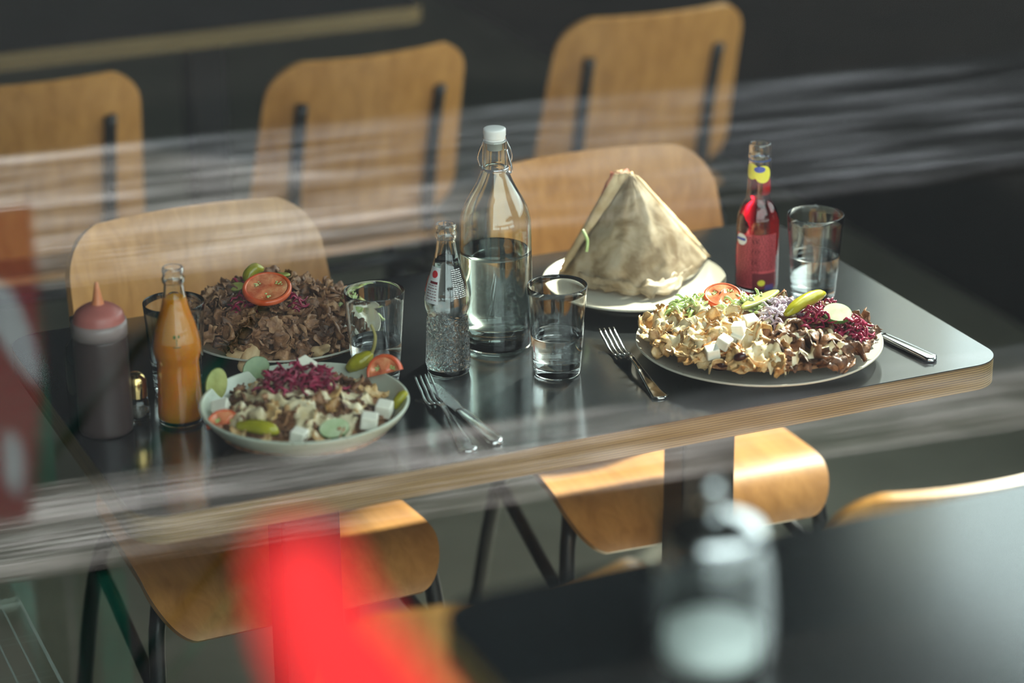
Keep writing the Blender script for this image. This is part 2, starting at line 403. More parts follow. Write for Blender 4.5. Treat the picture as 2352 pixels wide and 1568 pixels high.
def pane_mat():
    mt, nt, b = new_mat('window_glass'); nt.nodes.remove(b)
    # Schlick reflectance of one face, the same from either side (the pane does not bend the ray)
    ge = nt.nodes.new('ShaderNodeNewGeometry'); dt = nt.nodes.new('ShaderNodeVectorMath'); dt.operation = 'DOT_PRODUCT'
    nt.links.new(ge.outputs['Normal'], dt.inputs[0]); nt.links.new(ge.outputs['Incoming'], dt.inputs[1])
    def mth(op, x, v=None, w=None):
        q = nt.nodes.new('ShaderNodeMath'); q.operation = op; nt.links.new(x, q.inputs[0])
        if v is not None: q.inputs[1].default_value = v
        if w is not None: q.inputs[2].default_value = w
        return q.outputs[0]
    c = mth('ABSOLUTE', dt.outputs['Value']); c = mth('MULTIPLY_ADD', c, -1.0, 1.0); c = mth('POWER', c, 5.0)
    fr_out = mth('MULTIPLY_ADD', c, 0.95, 0.05)   # coated double glazing
    gl = nt.nodes.new('ShaderNodeBsdfGlossy'); gl.inputs['Roughness'].default_value = 0.0
    tp = nt.nodes.new('ShaderNodeBsdfTransparent'); tp.inputs[0].default_value = (0.97, 1.0, 0.98, 1)
    mx = nt.nodes.new('ShaderNodeMixShader'); nt.links.new(fr_out, mx.inputs[0]); nt.links.new(tp.outputs[0], mx.inputs[1]); nt.links.new(gl.outputs[0], mx.inputs[2])
    nt.links.new(mx.outputs[0], nt.nodes['Material Output'].inputs[0]); return mt
M['pane'] = pane_mat()
M['red_vinyl'] = plain('red_vinyl', (0.60, 0.012, 0.012), 0.4)
M['red_board'] = plain('red_board_paint', (0.42, 0.012, 0.022), 0.6)
M['white_board'] = plain('white_board_print', (0.88, 0.88, 0.86), 0.6)
M['blind'] = plain('added_blind_cloth', (0.75, 0.75, 0.72), 0.8)
M['grey_cloth'] = plain('added_parasol_cloth', (0.03, 0.03, 0.034), 0.85)
M['white_print'] = plain('white_print', (0.80, 0.82, 0.82), 0.5)
M['red_print'] = plain('red_print', (0.62, 0.02, 0.03), 0.5)
M['pink_print'] = plain('pink_print', (0.62, 0.085, 0.10), 0.5)
M['dark_print'] = plain('dark_red_print', (0.16, 0.01, 0.02), 0.5)
M['yellow_print'] = plain('yellow_print', (0.80, 0.72, 0.05), 0.45)
M['blue_print'] = plain('blue_print', (0.05, 0.08, 0.42), 0.5)
M['pale_orange_print'] = plain('pale_orange_print', (0.78, 0.42, 0.14), 0.5)
M['green_print'] = plain('green_print', (0.10, 0.16, 0.02), 0.5)
M['sauce_bottle'] = plain('brown_sauce_behind_plastic', (0.05, 0.032, 0.03), 0.4)
M['cap_plastic'] = plain('pink_red_plastic', (0.40, 0.12, 0.10), 0.4)
M['nozzle_plastic'] = plain('orange_red_plastic', (0.62, 0.20, 0.08), 0.4)
M['band_plastic'] = plain('pale_plastic', (0.26, 0.20, 0.19), 0.35)
M['dark_glass'] = plain('dark_green_glass', (0.004, 0.02, 0.018), 0.08, spec=0.7)
M['chrome_gold_tint'] = plain('chrome_painted_gold_reflection', (0.72, 0.50, 0.20), 0.15, metal=1.0)  # gold reflection on the chrome cap put into its base colour
M['sugar'] = mottled('sugar', [(0.3, (0.78, 0.84, 0.80)), (0.7, (0.90, 0.93, 0.90))], 400, rough=0.6)
M['pepper_corn'] = mottled('ground_pepper', [(0.3, (0.03, 0.025, 0.02)), (0.7, (0.16, 0.13, 0.10))], 500, rough=0.7)
M['bottle_rim_blue'] = plain('blue_neck_ring', (0.02, 0.06, 0.22), 0.4)

def blind_mat():
    mt, nt, b = new_mat('added_translucent_blind'); setp(b, color=(0.8, 0.8, 0.78), rough=0.9); tr = nt.nodes.new('ShaderNodeBsdfTranslucent'); tr.inputs[0].default_value = (0.8, 0.8, 0.78, 1)
    mx = nt.nodes.new('ShaderNodeMixShader'); mx.inputs[0].default_value = 0.6; nt.links.new(b.outputs[0], mx.inputs[1]); nt.links.new(tr.outputs[0], mx.inputs[2])
    nt.links.new(mx.outputs[0], nt.nodes['Material Output'].inputs[0]); return mt
M['blind'] = blind_mat()

# ------------------------------------------------------------------ the room
XL, XR, YB, CEIL = -3.2, 2.35, 6.0, 3.2
structure(mesh_obj('floor', box(XL, XR, WIN_Y, YB, -0.1, 0.0), M['concrete'], smooth=False))
structure(mesh_obj('ceiling', box(XL-0.2, XR+0.2, WIN_Y-0.1, YB+0.2, CEIL, CEIL+0.2), M['ceiling'], smooth=False))
structure(mesh_obj('wall_left', box(XL-0.2, XL, WIN_Y-0.1, YB+0.2, -0.1, CEIL), M['wall'], smooth=False))
structure(mesh_obj('wall_back', box(XL, XR, YB, YB+0.2, -0.1, CEIL), M['wall'], smooth=False))
RY0, RY1, RZ0, RZ1 = -0.6, 2.42, 1.05, 2.95
structure(mesh_obj('wall_right', merge(box(XR, XR+0.2, WIN_Y-0.1, YB+0.2, -0.1, RZ0), box(XR, XR+0.2, WIN_Y-0.1, YB+0.2, RZ1, CEIL),
          box(XR, XR+0.2, WIN_Y-0.1, RY0, RZ0, RZ1), box(XR, XR+0.2, RY1, YB+0.2, RZ0, RZ1)), M['wall_dark'], smooth=False))
FX0, FX1, FZ0, FZ1 = -0.72, 2.2, 0.08, 2.95
structure(mesh_obj('wall_front', merge(box(XL, XR, WIN_Y-0.1, WIN_Y, -0.1, FZ0), box(XL, XR, WIN_Y-0.1, WIN_Y, FZ1, CEIL),
          box(XL, FX0, WIN_Y-0.1, WIN_Y, FZ0, FZ1), box(FX1, XR, WIN_Y-0.1, WIN_Y, FZ0, FZ1)), M['wall'], smooth=False))
w1 = structure(mesh_obj('window_1', box(FX0, FX1, WIN_Y-0.054, WIN_Y-0.046, FZ0, FZ1), M['pane'], smooth=False))
mesh_obj('window_frame', merge(box(FX0, FX1, WIN_Y-0.08, WIN_Y-0.02, FZ0, FZ0+0.05), box(FX0, FX1, WIN_Y-0.08, WIN_Y-0.02, FZ1-0.05, FZ1),
         box(FX0, FX0+0.05, WIN_Y-0.08, WIN_Y-0.02, FZ0, FZ1), box(FX1-0.05, FX1, WIN_Y-0.08, WIN_Y-0.02, FZ0, FZ1)), M['frame'], w1, smooth=False)
w2 = structure(mesh_obj('window_2', box(XR+0.09, XR+0.10, RY0, RY1, RZ0, RZ1), M['pane'], smooth=False))
mesh_obj('window_frame', merge(box(XR+0.06, XR+0.13, RY0, RY1, RZ0, RZ0+0.05), box(XR+0.06, XR+0.13, RY0, RY1, RZ1-0.05, RZ1),
         *[box(XR+0.06, XR+0.13, y, y+0.05, RZ0, RZ1) for y in (RY0, RY1-0.05)]), M['frame'], w2, smooth=False)
GLASS_Y = WIN_Y-0.05
bl = thing('added_sun_blind', 'unseen white roller blind added over one end of the side window to block sun', 'blind', (XR+0.03, (1.98+RY1)/2, RZ1))  # added out of view to keep the sun patch off the floor
hw_ = (RY1-1.98)/2; mesh_obj('cloth', box(-0.0006, 0.0006, -hw_, hw_, RZ0-RZ1+0.03, -0.03), M['blind'], bl, smooth=False)
mesh_obj('roller', tube([(0, -hw_, -0.025), (0, hw_, -0.025)], 0.022, 16), M['frame'], bl); mesh_obj('bottom_bar', box(-0.006, 0.006, -hw_, hw_, RZ0-RZ1+0.015, RZ0-RZ1+0.035), M['frame'], bl, smooth=False)
structure(mesh_obj('pavement', box(-14, 14, -16, WIN_Y-0.1, -0.12, -0.004), M['paving'], smooth=False))

# ------------------------------------------------------------------ tables
def ply_table(name, label, x0, x1, y0, y1, ztop, cols, thick=0.034, r=0.045, colw=0.078, foot=True):
    t = thing(name, label, 'table', ((x0+x1)/2, (y0+y1)/2, 0))
    ax, ay = (x1-x0)/2, (y1-y0)/2
    out = round_rect(-ax, ax, -ay, ay, r)
    mesh_obj('plywood_core', slab(out, ztop-thick, ztop-0.0016), M['ply'], t, smooth=False)['label'] = 'bare layered plywood edge'
    mesh_obj('laminate', slab(out, ztop-0.0016, ztop), M['laminate'], t, smooth=False)['label'] = 'black laminate surface'
    for cx, cy_ in cols:
        cx, cy_ = cx-(x0+x1)/2, cy_-(y0+y1)/2
        mesh_obj('column', bevel_box(cx-colw/2, cx+colw/2, cy_-0.03, cy_+0.03, 0.012, ztop-thick-0.006, 0.004), M['pillar'], t, smooth=False)
        mesh_obj('mounting_plate', bevel_box(cx-0.09, cx+0.09, cy_-min(0.2, ay*0.7), cy_+min(0.2, ay*0.7), ztop-thick-0.006, ztop-thick, 0.002), M['pillar'], t, smooth=False)
        mesh_obj('base_plate', bevel_box(cx-0.05, cx+0.05, cy_-min(0.26, ay*0.9), cy_+min(0.26, ay*0.9), 0.0, 0.012, 0.004), M['pillar'], t, smooth=False)
    return t
c1 = at_y(697, 1190, 0.30); c2 = at_y(1606, 1030, 0.30)
ply_table('dining_table', 'black-topped dining table with plywood edge, laid with plates, bottles and glasses', 0.0, 1.130, 0.0, 0.61, TZ, [(c1[0], 0.30), (c2[0], 0.30)])
BAR_Z = 1.04
b0 = at(1000, 1405, BAR_Z)
ply_table('bar_table', 'tall black-topped bar table at the shop window, sugar dispenser on it', b0[0], b0[0]+1.5, -1.50, -0.86, BAR_Z, [(b0[0]+0.35, -1.18), (b0[0]+1.15, -1.18)])
ply_table('dining_table', 'bare black-topped plywood table in the dim back of the room', -0.75, 1.16, 2.02, 2.66, TZ, [(-0.35, 2.34), (0.80, 2.34)])

# ------------------------------------------------------------------ chairs (sitter faces -y)
def seat_grid():
    nu, nv = 31, 21; G = np.zeros((nu, nv, 3))
    for i in range(nu):
        t = (i/(nu-1))**1.7; y = -0.185+0.375*t
        hw = 0.205-0.02*t
        if y < -0.115: hw -= 0.055*(1-math.sqrt(max(0, 1-((-0.115-y)/0.0705)**2)))
        if y > 0.13: hw -= 0.05*(1-math.sqrt(max(0, 1-((y-0.13)/0.0605)**2)))
        for j in range(nv):
            s = -1+2*j/(nv-1); z = 0.452-0.010*(1-s*s)*math.exp(-((y-0.06)/0.12)**2)
            if y < -0.09: z -= 0.9*(-0.09-y)**2/0.22+0.0
            if y < -0.12: z -= 4.2*(-0.12-y)**2
            if y > 0.10: z += 1.6*(y-0.10)**2
            G[i, j] = (s*hw, y, z)
    return G
def back_grid():
    nu, nv = 31, 25; G = np.zeros((nu, nv, 3))
    for i in range(nu):
        t = i/(nu-1); t = 1-(1-t)**1.5; z = 0.50+0.322*t
        hw = 0.197-0.016*t
        if t > 0.80: hw -= 0.062*(1-math.sqrt(max(0, 1-((t-0.80)/0.203)**2)))
        if t < 0.18: hw -= 0.05*(1-math.sqrt(max(0, 1-((0.18-t)/0.182)**2)))
        for j in range(nv):
            s = -1+2*j/(nv-1); x = s*hw
            y = 0.175+0.075*t+0.02*t*t-0.042*(x/0.19)**2
            G[i, j] = (x, y, z)
    return G
def make_chair():
    t = thing('dining_chair', '', 'chair')
    s = mesh_obj('seat', sheet(seat_grid(), 0.011), M['chair_seat'], t); flat_edges(s)
    b = mesh_obj('backrest', sheet(back_grid(), 0.011), M['chair_back'], t); flat_edges(b)
    for sx in (-1, 1):
        for yy in (-0.115, 0.11):
            mesh_obj('rivet', move(lathe([(0.0, 0.0045), (0.0015, 0.004), (0.002, 0.0)], 12), (sx*0.135, yy, 0.4575-0.010*0.5-(0.002 if yy < 0 else 0.001))), M['rivet'], s)
        mesh_obj('back_bar', bevel_box(sx*0.128-0.012, sx*0.128+0.012, 0.172, 0.180, 0.40, 0.56, 0.002), M['black_metal'], t, smooth=False)
        up = bend_path([(sx*0.128, 0.178, 0.42), (sx*0.128, 0.186, 0.54), (sx*0.128, 0.206, 0.64), (sx*0.128, 0.238, 0.745)], 5)
        mesh_obj('upright', tube(up, 0.011, 8), M['black_metal'], t)
        fl = bend_path([(sx*0.135, 0.02, 0.432), (sx*0.165, -0.07, 0.430), (sx*0.185, -0.118, 0.41), (sx*0.195, -0.135, 0.36), (sx*0.205, -0.165, 0.18), (sx*0.215, -0.19, 0.0)], 6)
        mesh_obj('leg', tube(fl, 0.0115, 10), M['black_metal'], t)
        bl = bend_path([(sx*0.135, 0.02, 0.432), (sx*0.15, 0.10, 0.428), (sx*0.175, 0.145, 0.40), (sx*0.195, 0.18, 0.28), (sx*0.215, 0.235, 0.0)], 6)
        mesh_obj('leg', tube(bl, 0.0115, 10), M['black_metal'], t)
        mesh_obj('side_rail', tube([(sx*0.198, -0.145, 0.30), (sx*0.182, 0.155, 0.355)], 0.010, 8), M['black_metal'], t)
        mesh_obj('stacking_hook', tube([(sx*0.198, -0.145, 0.30), (sx*0.203, -0.11, 0.285), (sx*0.206, -0.105, 0.20)], 0.010, 8), M['black_metal'], t)
    mesh_obj('crossbar', tube([(-0.135, 0.02, 0.425), (0.135, 0.02, 0.425)], 0.010, 8), M['black_metal'], t)
    mesh_obj('crossbar', tube([(-0.130, 0.178, 0.425), (0.130, 0.178, 0.425)], 0.010, 8), M['black_metal'], t)
    return t
proto = make_chair()
GR = 'plywood chairs with black frames'
chair_spots = [
    (0.305, 0.520, 0.03, 'plywood chair behind the dark brown kebab plate, facing the window'),
    (0.905, 0.520, -0.05, 'plywood chair behind the paper-wrapped flatbread, facing the window'),
    (0.235, -0.215, PI+0.02, 'plywood chair tucked in at the salad bowl side, back to the window'),
    (0.815, -0.190, PI-0.03, 'plywood chair tucked in at the mixed meat plate side, back to the window'),
    (0.275, 1.765, PI-0.04, 'shaded plywood chair at the back table, farthest from the dark right wall'),
    (0.815, 1.690, PI+0.06, 'plywood chair at the back table, between two chairs of its row'),
    (1.395, 1.740, PI-0.02, 'plywood chair at the back table, nearest the dark right wall'),
]
for i, (x, y, rz, lab) in enumerate(chair_spots):
    o = proto if i == 0 else copy_tree(proto)
    o.location = (x, y, 0); o.rotation_euler = (0, 0, rz); o['label'] = lab; o['group'] = GR

# ------------------------------------------------------------------ outdoor bench and table, seen mirrored in the shop window
def mirror(p): return (float(p[0]), 2*GLASS_Y-float(p[1]), float(p[2]))
OUT_ROT = 0.085                            # the set stands a little askew to the window
def beer_set(name, label, cat, x_ref, yv, width, ztop, n_planks, x0, x1, leg_x):
    c = mirror((x_ref, yv, 0)); t = thing(name, label, cat, (c[0], c[1], 0), OUT_ROT)
    gap = 0.006; pw = (width-gap*(n_planks-1))/n_planks
    for k in range(n_planks):
        y = -width/2+k*(pw+gap); dz = random.uniform(-0.002, 0.002)
        o = mesh_obj('plank', move(bevel_box(x0, x1, y, y+pw, -0.028, 0, 0.004), (0, 0, 0)), M['plank'], t, (random.uniform(-0.004, 0.004), 0, ztop+dz), smooth=False)
    for lx in leg_x:
        w = width/2-0.03
        for sy in (-1, 1):
            mesh_obj('leg', bevel_box(lx-0.02, lx+0.02, sy*w-0.02, sy*w+0.02, 0.0, ztop-0.03, 0.004), M['green_metal'], t, smooth=False)
        mesh_obj('leg_rail', bevel_box(lx-0.015, lx+0.015, -w, w, ztop-0.065, ztop-0.03, 0.003), M['green_metal'], t, smooth=False)
        mesh_obj('leg_rail', bevel_box(lx-0.015, lx+0.015, -w, w, 0.10, 0.13, 0.003), M['green_metal'], t, smooth=False)
        s = 1 if lx < (x0+x1)/2 else -1
        L = (ztop-0.06)*0.62
        for sy in (-1, 1):
            mesh_obj('brace', tube([(lx, sy*w*0.6, 0.30*ztop), (lx+s*L, sy*w*0.6, ztop-0.035)], 0.010, 6), M['green_metal'], t)
    return t
beer_set('garden_bench', 'weathered grey plank bench on green legs outside the shop window', 'bench', 0.0, 0.62, 0.235, 0.47, 2, -0.45, 2.75, (0.10, 2.45))
beer_set('garden_table', 'weathered grey plank table on green legs outside the shop window', 'table', 0.0, 1.04, 0.55, 0.77, 5, -0.40, 2.80, (0.09, 2.50))
# metal stool with a wire grid seat, seen mirrored
SZ = 0.43; ga = np.array(mirror(at(46, 1384, SZ))); gb = np.array(mirror(at(142, 1568, SZ)))
gd = math.atan2(gb[1]-ga[1], gb[0]-ga[0])-PI/2
gt = thing('garden_stool', 'pale green metal stool with a wire grid seat outside the shop window', 'stool', (ga[0], ga[1], 0), gd)
sw, sl = 0.36, 0.40                        # local: the seen edge runs along +y from the origin, the seat lies to -x
for k in range(15):
    x = -k*0.0245; w_ = 0.0024 if k == 0 else 0.0014
    mesh_obj('bar', tube([(x, -0.01, SZ), (x, sl, SZ)], w_, 8), M['grate'], gt)
for k in range(5):
    y = -0.005+0.10*k; mesh_obj('crossbar', tube([(0.0, y, SZ-0.003), (-0.343, y, SZ-0.003)], 0.0013 if k else 0.006, 8), M['grate'], gt)
for lx in (-0.15, -0.323):
    for ly in (0.02, sl-0.02): mesh_obj('leg', tube([(lx, ly, SZ-0.004), (lx*1.0, ly, 0.0)], 0.007, 10), M['black_metal'], gt)

# made-up board for an unclear red-white reflection, slanted to catch skylight, seen mirrored
PA, PB, PC = at(72, 1190, 1.085), at(66, 470, 1.215), at(-560, 1290, 1.085)      # where its mirror image appears
e1 = PB-PA; e2 = PC-PA; nrm = np.cross(e1, e2); nrm /= np.linalg.norm(nrm)
def on_board(px, py, off=0.0):
    d_ = ray(px, py); q = CAM+d_*(((PA-CAM)@nrm)/(d_@nrm)); q = q-_fw*off; return np.array(mirror(q))
bc = np.array(mirror((PA+PB)/2+e2*0.5)); base = np.array([bc[0], bc[1]-0.02, 0.0])
ms = thing('stand_in_board', 'made-up red slanted board with white strokes, standing in for an unclear reflection in the shop window', 'stand', base)
def board_poly(pxs, off, sub=1):
    pts = [on_board(x, y, off) for x, y in pxs]
    if sub > 1: pts = bend_path(pts+pts[:1], sub)[:-1]
    n = len(pts); back = [np.array(q)+np.array([0, -0.006, -0.006]) for q in pts]
    V = [tuple(np.array(q)-base) for q in pts]+[tuple(q-base) for q in back]
    return V, [tuple(range(n)), tuple(reversed(range(n, 2*n)))]+[(i, n+i, n+(i+1) % n, (i+1) % n) for i in range(n)]
mesh_obj('board', board_poly([(70, 1192), (98, 830), (72, 470), (-560, 560), (-560, 1290)], 0.0), M['red_board'], ms, smooth=False)
mesh_obj('white_stroke', board_poly([(-120, 600), (10, 650), (55, 720), (92, 830), (88, 880), (50, 850), (10, 790), (-40, 720), (-120, 690)], 0.004, 4), M['white_board'], ms, smooth=False)
mesh_obj('white_stroke', board_poly([(12, 1000), (38, 995), (56, 1050), (52, 1115), (30, 1130), (12, 1080)], 0.004, 4), M['white_board'], ms, smooth=False)
mesh_obj('post', tube([(0, 0, 0.02), (0, 0, 1.06)], 0.02, 12), M['black_metal'], ms)
mesh_obj('foot', lathe([(0, 0), (0, 0.19), (0.012, 0.19), (0.02, 0.03), (0.02, 0)], 32), M['black_metal'], ms)
# added, unseen parasol that takes skylight off the far end of the garden table
par = thing('added_shade_parasol', 'unseen charcoal parasol added outside to shade one end of the garden table', 'parasol', (3.15, -4.3, 0))
prof = [(2.02, 1.75), (2.16, 1.30), (2.36, 0.85), (2.52, 0.40), (2.60, 0.0)]
mesh_obj('canopy', lathe(prof+[(2.592, 0.0), (2.51, 0.40), (2.35, 0.85), (2.15, 1.30), (2.012, 1.75), (2.02, 1.75)], 8, PI/8), M['grey_cloth'], par, smooth=False)
mesh_obj('pole', tube([(0, 0, 0.03), (0, 0, 2.66)], 0.02, 12), M['black_metal'], par)
mesh_obj('foot', lathe([(0, 0), (0, 0.25), (0.03, 0.25), (0.045, 0.05), (0.12, 0.03), (0.12, 0)], 32), M['black_metal'], par)
for k in range(8):
    a = PI/8+2*PI*k/8; mesh_obj('rib', tube([(0.02*math.cos(a), 0.02*math.sin(a), 2.56), (1.72*math.cos(a), 1.72*math.sin(a), 2.015)], 0.006, 6), M['black_metal'], par)

# red lettering stroke stuck on the outside of the shop window
pts = [at_y(x, y, GLASS_Y-0.0052) for x, y in ((600, 1255), (690, 1225), (780, 1265), (840, 1380), (960, 1520), (1040, 1680), (760, 1720), (650, 1540), (610, 1390))]
cx = sum(p[0] for p in pts)/len(pts); cz = sum(p[2] for p in pts)/len(pts)
out = [(p[0]-cx, p[2]-cz) for p in pts]
cl = bend_path([(a, b, 0) for a, b in out+out[:1]], 5)[:-1]
V = [(p[0], 0.0, p[1]) for p in cl]+[(p[0], -0.0004, p[1]) for p in cl]; n = len(cl)
dec = mesh_obj('window_lettering', (V, [tuple(range(n)), tuple(reversed(range(n, 2*n)))]+[(i, n+i, n+(i+1) % n, (i+1) % n) for i in range(n)]), M['red_vinyl'], None, (cx, GLASS_Y-0.0045, cz), smooth=False)
tag(dec, 'bright red vinyl stroke stuck on the shop window pane', 'lettering')

# ------------------------------------------------------------------ glasses
def on_table(px, py): return at(px, py, TZ)
def tumbler_shapes(level):
    Hh, R, r, wt, bt = 0.1174, 0.0375, 0.0285, 0.0013, 0.011
    rad = lambda z: r+(R-r)*(z/Hh)**0.9
    outer = [(0.0, 0.0), (0.0, r-0.004), (0.0012, r-0.001), (0.004, rad(0.004))]+[(z, rad(z)) for z in np.linspace(0.012, Hh-0.001, 12)]
    rim = [(Hh, R-wt*0.35), (Hh, R-wt*0.7)]
    inner = [(z, rad(z)-wt-0.0006*(1-z/Hh)) for z in np.linspace(Hh-0.001, bt+0.004, 12)]+[(bt+0.001, r-0.004), (bt, r-0.008), (bt, 0.0)]
    zs = np.linspace(bt+0.004, level-0.0012, 8)
    inr = lambda z: rad(z)-wt-0.0006*(1-z/Hh)+0.0004
    water = [(bt-0.0003, 0.0), (bt-0.0003, r-0.008), (bt+0.0008, r-0.0038)]+[(z, inr(z)) for z in zs]+[(level, inr(level)+0.0001), (level-0.0007, inr(level)-0.0015), (level-0.001, inr(level)-0.004), (level-0.001, 0.0)]
    return lathe(outer+rim+inner, 64), lathe(water, 64)
GG = 'water tumblers on the dining table'
for (x, y, lev, lab) in ((0.598, 0.197, 0.0535, 'half-full water glass standing between the two clear bottles and a fork'),
                         (1.022, 0.300, 0.061, 'half-full water glass standing right beside the red lemonade bottle'),
                         (0.3865, 0.273, 0.052, 'half-full water glass standing at the edge of the kebab plate'),
                         (None, None, 0.045, 'water glass standing behind the orange lemonade bottle')):
    if x is None:
        p = at(398, 692, TZ+0.1174); x, y = p[0], p[1]
    g_, w_ = tumbler_shapes(lev)
    t = thing('water_glass', lab, 'glass', (x, y, TZ), 0, GG)
    mesh_obj('tumbler', g_, M['glass'], t); mesh_obj('water', w_, M['water'], t)

# ------------------------------------------------------------------ bottles
def shell(profile, wall, base, open_top=True):
    """outer profile (z, r) from the base up -> glass shell with an inner wall"""
    inner = [(z, max(r-wall, 0.002)) for z, r in reversed(profile) if z > base]
    return [(0.0, 0.0)]+[(z, r) for z, r in profile]+inner+[(base, inner[-1][1]*0.75), (base, 0.0)]
def filling(profile, wall, base, level, eps=0.0004):
    rf = radius_fn(profile)
    zs = np.linspace(base+0.002, level, 26)
    return [(base-0.0003, 0.0), (base-0.0003, (rf(base)-wall)*0.78)]+[(z, rf(z)-wall+eps) for z in zs]+[(level-0.0006, rf(level)-wall-0.003), (level-0.0006, 0.0)]
def facing(P): return math.atan2(CAM[1]-P[1], CAM[0]-P[0])
def text_lines(rf, z0, z1, a0, a1, pitch, h, off=0.0005, gap=0.25, seed=1):
    r_ = random.Random(seed); parts = []; z = z1
    while z > z0:
        a = a0
        while a < a1:
            L = r_.uniform(0.05, 0.16)
            parts.append(surf_patch(rf, z-h, z, a, min(a+L, a1), off, 1, 3)); a += L+r_.uniform(0.02, 0.05)
        z -= pitch
    return merge(*parts)

WAIST = [(0.0, 0.0225), (0.0015, 0.0255), (0.006, 0.0268), (0.0134, 0.0272), (0.036, 0.0262), (0.058, 0.0254), (0.0745, 0.0247), (0.080, 0.0255), (0.0875, 0.0276), (0.0943, 0.0282), (0.102, 0.0274),
         (0.118, 0.0244), (0.133, 0.0197), (0.148, 0.0155), (0.163, 0.0128), (0.1745, 0.0116), (0.1765, 0.0132), (0.1805, 0.0138), (0.1835, 0.0128), (0.186, 0.0122), (0.189, 0.0130), (0.1925, 0.0130), (0.1945, 0.0118)]
def waist_bottle(px, py, label, drink, level, relief):
    P = on_table(px, py); prof = smooth_profile(WAIST, 3); t = thing('lemonade_bottle' if drink is M['orange_drink'] else 'mineral_water_bottle', label, 'bottle', P)
    rf = radius_fn(prof)
    if relief:
        zs = list(np.linspace(0.0095, 0.0745, 84))
        out_ = [p for p in prof if p[0] < 0.0095]+[(z, rf(z)) for z in zs]+[p for p in prof if p[0] > 0.0745]
        n_ = 150; v, f = lathe(shell(out_, 0.0026, 0.006), n_); w = []
        for x, y, z in v:
            r = math.hypot(x, y)
            if 0.009 < z < 0.075 and r > rf(z)-0.0012:
                a = math.atan2(y, x); q = Vector((math.cos(a)*r*430, math.sin(a)*r*430, z*170))
                k = min(1, (z-0.009)/0.004, (0.075-z)/0.003)*0.0013*(1-2.4*abs(noise.noise(q)))
                x, y = x*(1+k/r), y*(1+k/r)
            w.append((x, y, z))
        mesh_obj('bottle_glass', (w, f), M['glass'], t)['label'] = 'clear glass with bark-like embossed lower half'
    else:
        mesh_obj('bottle_glass', lathe(shell(prof, 0.0020, 0.005), 64), M['glass'], t)
    mesh_obj('drink', lathe(filling(prof, 0.0026 if relief else 0.0020, 0.006 if relief else 0.005, level), 64), drink, t)
    return t, P, rf
t, P, rf = waist_bottle(1030, 852, 'small clear mineral water bottle with embossed lower half, beside the swing-top bottle', M['water'], 0.151, True)
fa = facing(P)
lab = mesh_obj('label', surf_patch(rf, 0.098, 0.142, fa-1.35, fa-0.42, 0.0005, 12, 14), M['white_print'], t)
mesh_obj('label_dot', surf_disc(rf, 0.134, fa-0.78, 0.0045, 0.22, 0.0011), M['red_print'], lab)
mesh_obj('label_edge', surf_patch(rf, 0.108, 0.128, fa-1.55, fa-1.36, 0.0009, 6, 4), M['red_print'], lab)
mesh_obj('label_text', merge(surf_patch(rf, 0.1225, 0.1255, fa-1.0, fa-0.5, 0.0011, 2, 6), text_lines(rf, 0.102, 0.121, fa-1.1, fa-0.5, 0.0035, 0.0009, 0.0011, seed=3)), M['dark_print'], lab)
mesh_obj('printed_text', text_lines(rf, 0.106, 0.140, fa+0.30, fa+1.0, 0.0024, 0.0011, 0.0006, seed=5), M['white_print'], t)
t, P, rf = waist_bottle(417, 965, 'opened orange lemonade bottle beside the salad bowl', M['orange_drink'], 0.158, False)
fa = facing(P)
lab = []
for k in range(26):
    z = 0.106+0.0019*k; wv = 0.78*math.sqrt(max(0.02, 1-((z-0.118)/0.040)**2)) if z > 0.112 else 0.80
    if z < 0.152: lab.append(surf_patch(rf, z, z+0.0008, fa-wv*0.9, fa+wv, 0.0005, 1, 18))
mesh_obj('printed_lines', merge(*lab), M['pale_orange_print'], t)
mesh_obj('printed_emblem', merge(surf_patch(rf, 0.106, 0.114, fa-0.03, fa+0.01, 0.001, 3, 2), surf_disc(rf, 0.116, fa-0.10, 0.0022, 0.07, 0.001), surf_disc(rf, 0.1165, fa+0.09, 0.0018, 0.05, 0.001),
         surf_patch(rf, 0.1035, 0.1045, fa-0.16, fa+0.16, 0.001, 1, 6)), M['green_print'], t)

# swing-top bottle
P = on_table(1141, 786)
rows = [(786, 72), (783, 80), (776, 82.5), (700, 82.5), (600, 82.7), (520, 82.5), (497, 80.5), (475, 74), (455, 64), (435, 52), (415, 41.5), (398, 34.5), (388, 31.5)]
prof = [(max(z, 0.0), r) for z, r in profile_px(P, rows)]; prof[0] = (0.0, prof[0][1])
top = profile_px(P, [(386, 29.5), (380, 29), (372, 29.5), (345, 28.5), (325, 27.5), (321, 26.5)])
prof = smooth_profile(prof+top, 3); rf = radius_fn(prof)
t = thing('swing_top_bottle', 'large clear swing-top bottle of water with a white porcelain stopper', 'bottle', P)
mesh_obj('bottle_glass', lathe(shell(prof, 0.0030, 0.009), 72), M['green_glass'], t)
lev = z_on_axis(P, 570)-TZ
mesh_obj('water', lathe(filling(prof, 0.0030, 0.009, lev), 72), M['water'], t)
ztop = prof[-1][0]
st = profile_px(P, [(326, 22), (320, 22.5), (314, 25.5), (300, 26.5), (294, 25), (292, 15), (291.5, 0.0)])
mesh_obj('stopper', lathe([(ztop-0.012, 0.0), (ztop-0.012, 0.0095), (ztop-0.001, 0.0098)]+[(z, r) for z, r in smooth_profile(st, 3)], 40), M['porcelain'], t)
mesh_obj('seal_ring', lathe([(ztop-0.0005, 0.0085), (ztop-0.0005, 0.0128), (ztop+0.0015, 0.0133), (ztop+0.003, 0.0128), (ztop+0.003, 0.0085)], 40), M['porcelain'], t)
fa = facing(P); zc = z_on_axis(P, 384)-TZ; rc = rf(zc)+0.0008
col = [(rc*math.cos(a), rc*math.sin(a), zc) for a in np.linspace(0, 2*PI, 36, endpoint=False)]
